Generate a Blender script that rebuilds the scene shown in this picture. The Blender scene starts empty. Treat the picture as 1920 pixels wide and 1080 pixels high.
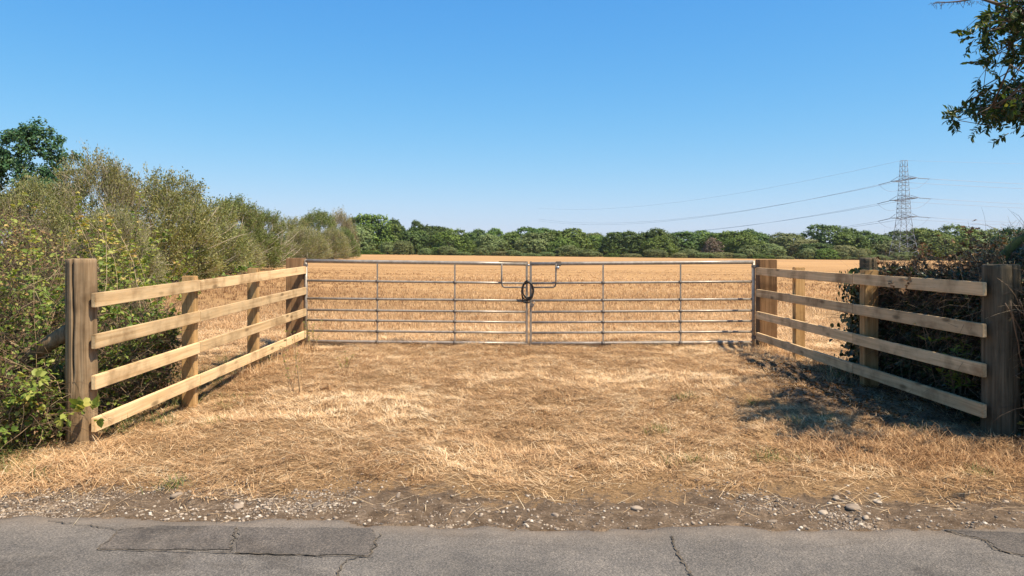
import bpy, bmesh, math, random
import numpy as np
from mathutils import Vector, Matrix

# ------------------------------------------------------------------ camera, world, sun
sc = bpy.context.scene
F = 1400.0; CX = 960.0; HY = 462.0; CH = 1.45          # focal length and horizon in pixels of the 1920 wide photo
cam = bpy.data.cameras.new('camera'); camo = bpy.data.objects.new('camera', cam)
sc.collection.objects.link(camo); sc.camera = camo
cam.sensor_width = 36; cam.lens = F/1920*36; cam.shift_y = -(540-HY)/1920
cam.clip_end = 8000; cam.clip_start = 0.05
camo.location = (0, 0, CH); camo.rotation_euler = (math.radians(90), 0, 0)
SUN = Vector((0.50, -0.30, 1.0)).normalized()
w = bpy.data.worlds.new('World'); sc.world = w; w.use_nodes = True
nt = w.node_tree; bg = nt.nodes['Background']
sky = nt.nodes.new('ShaderNodeTexSky'); sky.sky_type = 'NISHITA'; sky.sun_disc = False
sky.sun_elevation = math.asin(SUN.z); sky.sun_rotation = math.atan2(SUN.x, SUN.y)
sky.air_density = 1.0; sky.dust_density = 0.25; sky.ozone_density = 3.5; sky.altitude = 0
hsv = nt.nodes.new('ShaderNodeHueSaturation'); hsv.inputs['Saturation'].default_value = 1.22
hsv.inputs['Value'].default_value = 1.0
nt.links.new(sky.outputs[0], hsv.inputs['Color'])
def vm(op, a, b):                                     # soft shoulder per channel so the horizon keeps its blue
    v = nt.nodes.new('ShaderNodeVectorMath'); v.operation = op
    for i, q in enumerate((a, b)):
        if hasattr(q, 'links'): nt.links.new(q, v.inputs[i])
        else: v.inputs[i].default_value = q
    return v.outputs[0]
raw = hsv.outputs[0]; SA = (.67, 1.354, 2.96); SB = (.20, 1.03, 2.32)
den = vm('ADD', vm('MULTIPLY', raw, tuple(b*.19 for b in SB)), (1, 1, 1))
nt.links.new(vm('MINIMUM', vm('DIVIDE', vm('MULTIPLY', raw, SA), den), vm('MULTIPLY', raw, (1, 1, 1.01))), bg.inputs[0])
bg.inputs[1].default_value = 0.106
sl = bpy.data.lights.new('sun', 'SUN'); sl.energy = 4.7; sl.angle = math.radians(0.5); sl.color = (1, 0.89, 0.70)
so = bpy.data.objects.new('sun', sl); sc.collection.objects.link(so)
so.rotation_euler = SUN.to_track_quat('Z', 'Y').to_euler()
sc.view_settings.view_transform = 'Standard'; sc.view_settings.look = 'None'
sc.view_settings.exposure = 0.85; sc.view_settings.gamma = 1
sc.cycles.max_bounces = 6; sc.cycles.transparent_max_bounces = 4
sc.cycles.diffuse_bounces = 3; sc.cycles.glossy_bounces = 2; sc.cycles.transmission_bounces = 3

# ------------------------------------------------------------------ helpers
def P(px, py, Y): return Vector(((px-CX)/F*Y, Y, CH-(py-HY)/F*Y))
def link(o): sc.collection.objects.link(o)
def tag(o, label=None, cat=None, group=None, kind=None):
    if label: o['label'] = label
    if cat: o['category'] = cat
    if group: o['group'] = group
    if kind: o['kind'] = kind
    return o
def empty(name, loc, label, cat, group=None, rz=0):
    o = bpy.data.objects.new(name, None); link(o); o.location = loc; o.rotation_euler = (0, 0, rz)
    o.empty_display_size = 0.2
    return tag(o, label, cat, group)
def mk(name, V, faces, mat, parent=None, tint=None, smooth=False, extra=None):
    """V (n,3); faces: list of int arrays (m,k)"""
    V = np.asarray(V, dtype=np.float32).reshape(-1, 3)
    me = bpy.data.meshes.new(name); me.vertices.add(len(V)); me.vertices.foreach_set('co', V.ravel())
    faces = [np.asarray(f, dtype=np.int32) for f in faces if len(f)]
    nl = sum(f.size for f in faces); npoly = sum(len(f) for f in faces)
    me.loops.add(nl); me.polygons.add(npoly)
    me.loops.foreach_set('vertex_index', np.concatenate([f.ravel() for f in faces]))
    tot = np.concatenate([np.full(len(f), f.shape[1], np.int32) for f in faces])
    st = np.concatenate([[0], np.cumsum(tot)[:-1]]).astype(np.int32)
    me.polygons.foreach_set('loop_start', st); me.polygons.foreach_set('loop_total', tot)
    if smooth: me.polygons.foreach_set('use_smooth', np.ones(npoly, bool))
    if tint is not None:
        a = me.attributes.new('tint', 'FLOAT', 'POINT'); a.data.foreach_set('value', np.asarray(tint, np.float32))
    for k, v in (extra or {}).items():
        a = me.attributes.new(k, 'FLOAT', 'POINT'); a.data.foreach_set('value', np.asarray(v, np.float32))
    me.update(calc_edges=True); me.materials.append(mat)
    o = bpy.data.objects.new(name, me); link(o)
    if parent: o.parent = parent
    return o
class MB:
    """collects pieces of one mesh"""
    def __init__(s): s.V = []; s.F = {}; s.T = []; s.n = 0
    def add(s, V, faces, tint=0.5):
        V = np.asarray(V, float).reshape(-1, 3)
        for f in faces:
            f = np.asarray(f, dtype=np.int64)
            if len(f): s.F.setdefault(f.shape[1], []).append(f+s.n)
        s.V.append(V); s.T.append(np.broadcast_to(np.asarray(tint, float), (len(V),)) if np.ndim(tint) < 1 or len(np.atleast_1d(tint)) == len(V) else np.full(len(V), 0.5))
        s.n += len(V); return s
    def build(s, name, mat, parent=None, smooth=False):
        return mk(name, np.concatenate(s.V), [np.concatenate(x) for x in s.F.values()], mat, parent, np.concatenate(s.T), smooth)
def unit(a): return a/np.maximum(np.linalg.norm(a, axis=-1, keepdims=True), 1e-9)
def perp(D, rng=None):
    r = np.array([0.31, 0.17, 0.93]) if rng is None else rng.normal(size=D.shape)
    return unit(np.cross(D, r))
def vnoise(x, y, s, seed=0):
    x = np.asarray(x, float)/s; y = np.asarray(y, float)/s
    xi = np.floor(x); yi = np.floor(y); fx = x-xi; fy = y-yi
    fx = fx*fx*(3-2*fx); fy = fy*fy*(3-2*fy)
    def h(a, b):
        v = np.sin(a*127.1+b*311.7+seed*74.7)*43758.5453
        return v-np.floor(v)
    return (h(xi, yi)*(1-fx)+h(xi+1, yi)*fx)*(1-fy)+(h(xi, yi+1)*(1-fx)+h(xi+1, yi+1)*fx)*fy
def leaves(C, D, N, L, W, tint, fold=0.15):
    """one folded diamond per leaf"""
    D = unit(D); S = unit(np.cross(D, N)); U = np.cross(S, D)
    L = np.broadcast_to(L, (len(C),))[:, None]; W = np.broadcast_to(W, (len(C),))[:, None]
    V = np.stack([C, C+D*L*.42+S*W*.5+U*W*fold, C+D*L-U*L*.08, C+D*L*.42-S*W*.5+U*W*fold], 1).reshape(-1, 3)
    f = np.arange(len(C)*4).reshape(-1, 4)
    return V, [f], np.repeat(tint, 4)
def leaves6(C, D, N, L, W, tint):
    """rounder leaf with a folded midrib, for plants close to the camera"""
    D = unit(D); S = unit(np.cross(D, N)); U = np.cross(S, D); n = len(C)
    L = np.broadcast_to(L, (n,))[:, None]; W = np.broadcast_to(W, (n,))[:, None]
    q = [C, C+D*L*.5-U*W*.05, C+D*L-U*L*.12]
    for sg in (1, -1):
        q += [C+D*L*.22+S*W*.42*sg+U*W*.12, C+D*L*.62+S*W*.44*sg+U*W*.12]
    V = np.stack(q, 1).reshape(-1, 3); b = np.arange(n)[:, None]*7
    f = np.concatenate([b+np.array([[0, 3, 4, 1]]), b+np.array([[0, 1, 6, 5]])])
    t = np.concatenate([b+np.array([[1, 4, 2]]), b+np.array([[1, 2, 6]])])
    return V, [f, t], np.repeat(tint, 7)
def blades(C, A, L, W, lean, curl, tint, K=3):
    """grass blades: A heading angle, lean from vertical at the base, curl = extra lean towards the tip"""
    n = len(C); pts = [C]; p = C.copy(); wid = []
    for k in range(K):
        th = lean+curl*(k/(K-1) if K > 1 else 1)
        d = np.stack([np.sin(th)*np.cos(A), np.sin(th)*np.sin(A), np.cos(th)], 1)
        p = p+d*(L/K)[:, None]; pts.append(p)
    S = np.stack([-np.sin(A), np.cos(A), np.zeros(n)], 1)
    q = []
    for k in range(K):
        ww = (W*(1-.25*k/K)*.5)[:, None]; q += [pts[k]-S*ww, pts[k]+S*ww]
    q.append(pts[K]); m = 2*K+1
    V = np.stack(q, 1).reshape(-1, 3); b = np.arange(n)[:, None]*m
    f = np.concatenate([b+np.array([[2*k, 2*k+1, 2*k+3, 2*k+2]]) for k in range(K-1)])
    t = b+np.array([[2*K-2, 2*K-1, 2*K]])
    return V, [f, t], np.repeat(tint, m)
def tubes(Pt, R, tint, sides=3):
    """Pt (n,k,3), R (n,k)"""
    Pt = np.asarray(Pt, float); R = np.asarray(R, float); n, k, _ = Pt.shape
    T = unit(np.gradient(Pt, axis=1)); ref = np.array([0.13, 0.27, 0.95])
    mean = unit(T.mean(1)); bad = np.abs(mean@ref) > 0.9
    refs = np.where(bad[:, None], np.array([1.0, 0.1, 0]), ref)[:, None, :]
    A = unit(np.cross(T, np.broadcast_to(refs, T.shape))); B = np.cross(T, A)
    an = np.arange(sides)*2*math.pi/sides
    V = Pt[:, :, None]+R[:, :, None, None]*(A[:, :, None]*np.cos(an)[:, None]+B[:, :, None]*np.sin(an)[:, None])
    b = (np.arange(n)*k*sides)[:, None]
    fs = []
    for i in range(k-1):
        for j in range(sides):
            j2 = (j+1) % sides
            fs.append(b+np.array([[i*sides+j, i*sides+j2, (i+1)*sides+j2, (i+1)*sides+j]]))
    caps = [b+np.arange(sides)[None, ::-1], b+(k-1)*sides+np.arange(sides)[None]]
    faces = [np.concatenate(fs)]
    if sides == 4: faces[0] = np.concatenate([faces[0]]+caps)
    else: faces.append(np.concatenate(caps))
    return V.reshape(-1, 3), faces, np.repeat(np.broadcast_to(tint, (n,)), k*sides)
def curves(B, D, L, K, bend, rng, grav=0.0, wob=0.1):
    """n polylines starting at B towards D"""
    n = len(B); D = unit(D); p = B.copy(); pts = [p]; d = D.copy()
    for i in range(K-1):
        d = unit(d+bend/(K-1)+rng.normal(size=(n, 3))*wob+np.array([0, 0, -grav/(K-1)]))
        p = p+d*(L/(K-1))[:, None]; pts.append(p)
    return np.stack(pts, 1)
def box_bm(bm, x0, x1, y0, y1, z0, z1, bev=0.0):
    vs = [bm.verts.new(c) for c in ((x0, y0, z0), (x1, y0, z0), (x1, y1, z0), (x0, y1, z0), (x0, y0, z1), (x1, y0, z1), (x1, y1, z1), (x0, y1, z1))]
    es = set()
    for f in ((0, 3, 2, 1), (4, 5, 6, 7), (0, 1, 5, 4), (1, 2, 6, 5), (2, 3, 7, 6), (3, 0, 4, 7)):
        fa = bm.faces.new([vs[i] for i in f]); es.update(fa.edges)
    if bev: bmesh.ops.bevel(bm, geom=list(es), offset=bev, segments=2, affect='EDGES')
def bm_obj(name, bm, mat, parent=None, smooth=False):
    me = bpy.data.meshes.new(name); bm.normal_update(); bm.to_mesh(me); bm.free(); me.materials.append(mat)
    if smooth: me.polygons.foreach_set('use_smooth', [True]*len(me.polygons))
    o = bpy.data.objects.new(name, me); link(o)
    if parent: o.parent = parent
    return o
def tube_obj(name, pts, r, mat, parent, sides=12, smooth=True):
    Pt = np.array([[list(p) for p in pts]]); R = np.broadcast_to(r, (1, len(pts)))
    V, f, t = tubes(Pt, R, 0.5, sides)
    return mk(name, V, f, mat, parent, t, smooth)

# ------------------------------------------------------------------ materials
def newmat(name):
    m = bpy.data.materials.new(name); m.use_nodes = True; n = m.node_tree
    return m, n, n.nodes['Principled BSDF'], n.links.new
def ramp(n, stops, interp='LINEAR'):
    r = n.nodes.new('ShaderNodeValToRGB'); r.color_ramp.interpolation = interp
    e = r.color_ramp.elements
    while len(e) < len(stops): e.new(0.5)
    for i, (p, c) in enumerate(stops): e[i].position = p; e[i].color = (*c, 1)
    return r
def noise(n, scale, detail=4, rough=0.6, vec=None, dist=0):
    t = n.nodes.new('ShaderNodeTexNoise'); t.inputs['Scale'].default_value = scale
    t.inputs['Detail'].default_value = detail; t.inputs['Roughness'].default_value = rough
    t.inputs['Distortion'].default_value = dist
    if vec: n.links.new(vec, t.inputs['Vector'])
    return t
def mapping(n, scale, out='Object', loc=(0, 0, 0)):
    tc = n.nodes.new('ShaderNodeTexCoord'); mp = n.nodes.new('ShaderNodeMapping')
    mp.inputs['Scale'].default_value = scale; mp.inputs['Location'].default_value = loc
    n.links.new(tc.outputs[out], mp.inputs['Vector']); return mp.outputs[0]
def mixc(n, fac, a, b, mode='MIX'):
    m = n.nodes.new('ShaderNodeMix'); m.data_type = 'RGBA'; m.blend_type = mode
    for s, v in ((0, fac), (6, a), (7, b)):
        if hasattr(v, 'is_output') or hasattr(v, 'links'): n.links.new(v, m.inputs[s])
        elif s == 0: m.inputs[0].default_value = v
        else: m.inputs[s].default_value = (*v, 1)
    return m.outputs[2]
def math_(n, op, a, b=0.0, c=None):
    m = n.nodes.new('ShaderNodeMath'); m.operation = op
    for i, v in enumerate((a, b) if c is None else (a, b, c)):
        if hasattr(v, 'links'): n.links.new(v, m.inputs[i])
        else: m.inputs[i].default_value = v
    return m.outputs[0]
def bump(n, L, bs, h, strength, dist):
    b = n.nodes.new('ShaderNodeBump'); b.inputs['Strength'].default_value = strength; b.inputs['Distance'].default_value = dist
    L(h, b.inputs['Height']); L(b.outputs[0], bs.inputs['Normal']); return b
def attr(n, name='tint'):
    a = n.nodes.new('ShaderNodeAttribute'); a.attribute_name = name; return a.outputs['Fac']

def mat_leaf(name, stops, transl=0.3, rough=0.55, tboost=1.5, objvar=0.0, spec=0.3):
    m, n, bs, L = newmat(name)
    r = ramp(n, stops); L(attr(n), r.inputs[0]); col = r.outputs[0]
    if objvar:
        oi = n.nodes.new('ShaderNodeObjectInfo'); h = n.nodes.new('ShaderNodeHueSaturation')
        L(math_(n, 'MULTIPLY_ADD', oi.outputs['Random'], objvar, 1-objvar/2), h.inputs['Value'])
        L(math_(n, 'MULTIPLY_ADD', oi.outputs['Random'], 0.03, 0.485), h.inputs['Hue'])
        L(col, h.inputs['Color']); col = h.outputs[0]
    L(col, bs.inputs['Base Color']); bs.inputs['Roughness'].default_value = rough
    bs.inputs['Specular IOR Level'].default_value = spec
    if transl:
        tr = n.nodes.new('ShaderNodeBsdfTranslucent'); mx = n.nodes.new('ShaderNodeMixShader')
        mm = n.nodes.new('ShaderNodeVectorMath'); mm.operation = 'MULTIPLY'; L(col, mm.inputs[0])
        mm.inputs[1].default_value = (tboost*1.1, tboost*1.05, tboost*.5)
        L(mm.outputs[0], tr.inputs[0]); mx.inputs[0].default_value = transl
        L(bs.outputs[0], mx.inputs[1]); L(tr.outputs[0], mx.inputs[2])
        L(mx.outputs[0], n.nodes['Material Output'].inputs[0])
    return m
def mat_wood(name, axis, dark, mid, light, grey=0.0, knots=True, rough=0.75, bumpd=0.003):
    m, n, bs, L = newmat(name)
    s = {'X': (0.7, 22, 22), 'Z': (22, 22, 0.8)}[axis]
    oi = n.nodes.new('ShaderNodeObjectInfo')
    tc = n.nodes.new('ShaderNodeTexCoord'); add = n.nodes.new('ShaderNodeVectorMath'); add.operation = 'ADD'
    sc_ = n.nodes.new('ShaderNodeVectorMath'); sc_.operation = 'SCALE'; sc_.inputs[0].default_value = (13, 7, 17)
    L(oi.outputs['Random'], sc_.inputs['Scale']); L(tc.outputs['Object'], add.inputs[0]); L(sc_.outputs[0], add.inputs[1])
    mp = n.nodes.new('ShaderNodeMapping'); mp.inputs['Scale'].default_value = s; L(add.outputs[0], mp.inputs[0])
    g = noise(n, 1.6, 6, 0.65, mp.outputs[0], 0.6)
    r = ramp(n, [(0.28, dark), (0.5, mid), (0.72, light)]); L(g.outputs[0], r.inputs[0]); col = r.outputs[0]
    big = noise(n, 3.2, 4, 0.6, add.outputs[0]); rb = ramp(n, [(0.32, (.56, .52, .48)), (0.5, (1, 1, 1)), (0.68, (1.14, 1.10, 1.05))])
    L(big.outputs[0], rb.inputs[0]); col = mixc(n, 1.0, col, rb.outputs[0], 'MULTIPLY')
    if knots:
        mk_ = n.nodes.new('ShaderNodeMapping'); mk_.inputs['Scale'].default_value = {'X': (2.6, 8, 8), 'Z': (8, 8, 2.6)}[axis]
        L(add.outputs[0], mk_.inputs[0]); v = n.nodes.new('ShaderNodeTexVoronoi'); v.inputs['Scale'].default_value = 1.0
        L(mk_.outputs[0], v.inputs['Vector']); rk = ramp(n, [(0.0, (1, 1, 1)), (0.10, (.8, .8, .8)), (0.2, (0, 0, 0))])
        L(v.outputs['Distance'], rk.inputs[0]); col = mixc(n, math_(n, 'MULTIPLY', rk.outputs[0], 0.85), col, tuple(c*.35 for c in dark))
    hs = n.nodes.new('ShaderNodeHueSaturation'); L(col, hs.inputs['Color'])
    L(math_(n, 'MULTIPLY_ADD', oi.outputs['Random'], 0.34, 0.82), hs.inputs['Value'])
    L(hs.outputs[0], bs.inputs['Base Color']); bs.inputs['Roughness'].default_value = rough; bs.inputs['Specular IOR Level'].default_value = .15
    bump(n, L, bs, g.outputs[0], 0.6, bumpd)
    return m

M = {}
M['rail'] = mat_wood('sawn_softwood', 'X', (.44, .28, .135), (.62, .43, .235), (.72, .53, .31))
M['post'] = mat_wood('sawn_post_wood', 'Z', (.30, .17, .07), (.46, .28, .12), (.56, .37, .18))
M['gatepost'] = mat_wood('brown_gatepost_wood', 'Z', (.12, .07, .035), (.24, .135, .065), (.34, .21, .11), knots=False)
M['round'] = mat_wood('weathered_round_wood', 'Z', (.09, .058, .030), (.225, .15, .085), (.34, .245, .15), knots=True, bumpd=.006)
M['roundgrey'] = mat_wood('weathered_grey_wood', 'Z', (.055, .042, .024), (.13, .10, .062), (.21, .17, .11), knots=False, bumpd=.008)

def mat_metal(name, c0, c1, rough, metallic=0.85):
    m, n, bs, L = newmat(name); v = mapping(n, (3, 3, 3))
    g = noise(n, 6, 5, 0.7, v); r = ramp(n, [(0.35, c0), (0.65, c1)]); L(g.outputs[0], r.inputs[0]); L(r.outputs[0], bs.inputs['Base Color'])
    bs.inputs['Metallic'].default_value = metallic; bs.inputs['Roughness'].default_value = rough; return m
M['galv'] = mat_metal('galvanised_steel', (.22, .185, .15), (.36, .31, .26), 0.40, 0.25)
M['galvd'] = mat_metal('dull_steel', (.10, .085, .075), (.20, .175, .155), 0.6, 0.5)
M['pylon'] = mat_metal('pylon_steel', (.18, .20, .24), (.27, .29, .34), 0.7, 0.1)
M['wire'] = mat_metal('conductor_wire', (.36, .42, .52), (.44, .50, .60), 0.7, 0.1)
M['glassins'] = mat_metal('insulator_glaze', (.12, .15, .2), (.18, .21, .27), 0.5, 0.0)
M['black'] = mat_metal('black_rubber', (.012, .011, .010), (.03, .027, .025), 0.55, 0.0)
M['bolt'] = mat_metal('bolt_steel', (.3, .3, .3), (.5, .5, .5), 0.4, 0.8)

m, n, bs, L = newmat('dry_straw'); M['straw'] = m
r = ramp(n, [(0, (.10, .055, .028)), (.25, (.32, .175, .085)), (.55, (.645, .405, .21)), (.8, (.80, .555, .315)), (1, (.87, .70, .47))])
L(attr(n), r.inputs[0]); L(r.outputs[0], bs.inputs['Base Color']); bs.inputs['Roughness'].default_value = .55
bs.inputs['Specular IOR Level'].default_value = .08
tr = n.nodes.new('ShaderNodeBsdfTranslucent'); mx = n.nodes.new('ShaderNodeMixShader'); L(r.outputs[0], tr.inputs[0]); mx.inputs[0].default_value = .25
L(bs.outputs[0], mx.inputs[1]); L(tr.outputs[0], mx.inputs[2]); L(mx.outputs[0], n.nodes['Material Output'].inputs[0])

M['bark'] = mat_wood('twig_bark', 'Z', (.07, .05, .035), (.13, .095, .065), (.20, .15, .105), knots=False)
m, n, bs, L = newmat('cane_bark'); M['cane'] = m
r = ramp(n, [(0, (.035, .022, .014)), (.4, (.15, .09, .05)), (.75, (.33, .22, .12)), (1, (.52, .41, .25))])
L(attr(n), r.inputs[0]); L(r.outputs[0], bs.inputs['Base Color']); bs.inputs['Roughness'].default_value = .7
m, n, bs, L = newmat('grey_twig'); M['twig'] = m
r = ramp(n, [(0, (.19, .155, .105)), (.5, (.33, .275, .19)), (1, (.50, .43, .32))])
L(attr(n), r.inputs[0]); L(r.outputs[0], bs.inputs['Base Color']); bs.inputs['Roughness'].default_value = .8

M['bramble'] = mat_leaf('bramble_leaf', [(0, (.04, .065, .014)), (.3, (.095, .15, .025)), (.6, (.21, .26, .05)), (.85, (.38, .36, .09)), (1, (.50, .33, .12))], .28)
M['deadleaf'] = mat_leaf('dead_leaf', [(0, (.06, .03, .016)), (.5, (.17, .09, .05)), (1, (.42, .28, .16))], .15, .8, spec=.05)
M['ivy'] = mat_leaf('ivy_leaf', [(0, (.012, .024, .008)), (.55, (.035, .06, .018)), (.85, (.08, .11, .03)), (1, (.22, .20, .09))], .15, .35, spec=.6)
M['ash'] = mat_leaf('ash_leaf', [(0, (.02, .04, .012)), (.6, (.045, .08, .02)), (1, (.14, .15, .04))], .3, .45)
M['willow'] = mat_leaf('willow_leaf', [(0, (.08, .10, .028)), (.4, (.19, .20, .065)), (.75, (.30, .285, .10)), (1, (.42, .37, .18))], .25, .6, objvar=.15)
M['hawthorn'] = mat_leaf('hawthorn_leaf', [(0, (.07, .10, .025)), (.5, (.145, .18, .045)), (1, (.26, .27, .085))], .25, .6, objvar=.2)
M['oak'] = mat_leaf('oak_leaf', [(0, (.018, .05, .022)), (.5, (.04, .10, .036)), (1, (.09, .16, .055))], .2, .5)
for nm, c in {'green': ((.045, .070, .012), (.092, .138, .022), (.165, .215, .038)), 'dark': ((.028, .048, .010), (.060, .096, .019), (.11, .15, .032)),
              'olive': ((.07, .095, .03), (.13, .16, .055), (.21, .23, .085)), 'pale': ((.10, .11, .04), (.17, .17, .065), (.25, .23, .10)),
              'brown': ((.10, .08, .055), (.17, .13, .09), (.24, .18, .13))}.items():
    M['far_'+nm] = mat_leaf('far_%s_foliage' % nm, [(p_, tuple(1.2*v_ for v_ in q_)) for p_, q_ in zip((0, .5, 1), c)], .15, .6, objvar=.35)

# ground
m, n, bs, L = newmat('ground_soil_and_grass'); M['ground'] = m
pos = mapping(n, (1, 1, 1)); zone = attr(n, 'zone'); fieldz = attr(n, 'fieldz')
n1 = noise(n, 9, 8, .7, pos); n2 = noise(n, 60, 4, .7, pos)
st = noise(n, 5, 6, .7, mapping(n, (2.0, 7, 1)), 1.2)
fine = noise(n, 16, 8, .75, mapping(n, (3, 9, 1)), 1.5)
soil = ramp(n, [(.3, (.12, .078, .050)), (.5, (.235, .163, .108)), (.7, (.39, .285, .20))]); L(n1.outputs[0], soil.inputs[0])
gr = n.nodes.new('ShaderNodeTexVoronoi'); gr.inputs['Scale'].default_value = 75; L(pos, gr.inputs['Vector'])
grr = ramp(n, [(.0, (1, 1, 1)), (.22, (0, 0, 0))]); L(gr.outputs['Distance'], grr.inputs[0])
soilc = mixc(n, math_(n, 'MULTIPLY', grr.outputs[0], .45), soil.outputs[0], (.42, .33, .24))
straw = ramp(n, [(.30, (.12, .07, .036)), (.45, (.27, .165, .08)), (.60, (.52, .325, .17)), (.75, (.70, .475, .27))]); L(fine.outputs[0], straw.inputs[0])
fld1 = noise(n, .22, 7, .62, mapping(n, (.22, 1.1, 1)))
fldf = noise(n, 3.0, 8, .75, mapping(n, (.5, 2.4, 1)))
fcol = ramp(n, [(.30, (.28, .155, .068)), (.5, (.42, .24, .105)), (.68, (.48, .285, .13))]); L(fld1.outputs[0], fcol.inputs[0])
ff = ramp(n, [(.28, (.70, .68, .66)), (.5, (1, 1, 1)), (.75, (1.12, 1.12, 1.12))]); L(fldf.outputs[0], ff.inputs[0])
fc = mixc(n, 1.0, fcol.outputs[0], ff.outputs[0], 'MULTIPLY')
zn = math_(n, 'ADD', zone, math_(n, 'MULTIPLY', math_(n, 'SUBTRACT', n1.outputs[0], .5), 2.6))
zr = ramp(n, [(.35, (0, 0, 0)), (.65, (1, 1, 1))]); L(zn, zr.inputs[0])
mic = noise(n, 45, 5, .8, mapping(n, (1, 2.2, 1)), .8); mr = ramp(n, [(.3, (.35, .33, .31)), (.5, (.95, .95, .95)), (.68, (1.5, 1.45, 1.4))]); L(mic.outputs[0], mr.inputs[0])
c1 = mixc(n, 1.0, mixc(n, zr.outputs[0], soilc, straw.outputs[0]), mr.outputs[0], 'MULTIPLY'); c2 = mixc(n, attr(n, 'woodz'), mixc(n, fieldz, c1, fc), (.05, .07, .025))
L(c2, bs.inputs['Base Color']); bs.inputs['Roughness'].default_value = .95; bs.inputs['Specular IOR Level'].default_value = .1
hh = math_(n, 'ADD', fine.outputs[0], math_(n, 'MULTIPLY', grr.outputs[0], .35))
bump(n, L, bs, hh, .9, .03)

m, n, bs, L = newmat('worn_asphalt'); M['asphalt'] = m
pos = mapping(n, (1, 1, 1))
ag = n.nodes.new('ShaderNodeTexVoronoi'); ag.inputs['Scale'].default_value = 130; L(pos, ag.inputs['Vector'])
an = noise(n, 95, 4, .85, pos); ab = noise(n, 1.7, 6, .65, pos); am = noise(n, 9, 6, .7, pos)
base = ramp(n, [(.3, (.100, .091, .083)), (.5, (.135, .122, .110)), (.7, (.172, .154, .138))]); L(ab.outputs[0], base.inputs[0])
sp = ramp(n, [(.30, (.35, .34, .33)), (.5, (.95, .95, .95)), (.68, (2.0, 1.9, 1.8))]); L(an.outputs[0], sp.inputs[0])
c = mixc(n, 1, base.outputs[0], sp.outputs[0], 'MULTIPLY')
ms = ramp(n, [(.3, (.80, .80, .82)), (.7, (1.18, 1.15, 1.12))]); L(am.outputs[0], ms.inputs[0]); c = mixc(n, 1, c, ms.outputs[0], 'MULTIPLY')
stn = ramp(n, [(.0, (1, 1, 1)), (.14, (0, 0, 0))]); L(ag.outputs['Distance'], stn.inputs[0])
c = mixc(n, math_(n, 'MULTIPLY', stn.outputs[0], .35), c, (.34, .31, .28))
dn = noise(n, 4, 6, .7, pos); st2 = ramp(n, [(.36, (.62, .60, .58)), (.46, (1, 1, 1))]); L(noise(n, 1.1, 7, .75, mapping(n, (.6, 1.3, 1), loc=(3, 7, 0)), 1.2).outputs[0], st2.inputs[0]); c = mixc(n, .75, c, mixc(n, 1, c, st2.outputs[0], 'MULTIPLY'))
df = math_(n, 'MULTIPLY', attr(n, 'dust'), math_(n, 'MULTIPLY', dn.outputs[0], 1.7)); df.node.use_clamp = True
c = mixc(n, math_(n, 'MULTIPLY', df, .8), c, (.25, .19, .14))
L(c, bs.inputs['Base Color']); bs.inputs['Roughness'].default_value = .85; bs.inputs['Specular IOR Level'].default_value = .25
bump(n, L, bs, math_(n, 'ADD', ag.outputs['Distance'], an.outputs[0]), 1.0, .004)
def tinted_asphalt(name, k):
    m2 = M['asphalt'].copy(); m2.name = name
    for nd in m2.node_tree.nodes:
        if nd.type == 'VALTORGB' and abs(nd.color_ramp.elements[0].color[0]-.100) < .001:
            for e in nd.color_ramp.elements: e.color = tuple(a*b for a, b in zip(e.color[:3], k))+(1,)
    return m2
M['patch'] = tinted_asphalt('patched_asphalt', (.80, .77, .75))
M['patch2'] = tinted_asphalt('bluish_asphalt', (.98, .99, 1.01))
m, n, bs, L = newmat('crack_dirt'); M['crack'] = m
bs.inputs['Base Color'].default_value = (.05, .04, .03, 1); bs.inputs['Roughness'].default_value = 1
c_ = noise(n, 25, 3, .6, mapping(n, (1, 1, 1))); r = ramp(n, [(.35, (.03, .025, .02)), (.7, (.16, .12, .08))]); L(c_.outputs[0], r.inputs[0]); L(r.outputs[0], bs.inputs['Base Color'])
m, n, bs, L = newmat('pebble'); M['stone'] = m
r = ramp(n, [(0, (.07, .055, .045)), (.3, (.20, .15, .11)), (.6, (.34, .255, .185)), (.85, (.46, .37, .28)), (1, (.60, .52, .43))])
L(attr(n), r.inputs[0]); pn = noise(n, 40, 4, .6, mapping(n, (1, 1, 1))); pr = ramp(n, [(.3, (.75, .75, .75)), (.7, (1.1, 1.1, 1.1))]); L(pn.outputs[0], pr.inputs[0])
L(mixc(n, 1, r.outputs[0], pr.outputs[0], 'MULTIPLY'), bs.inputs['Base Color']); bs.inputs['Roughness'].default_value = .8

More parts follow.
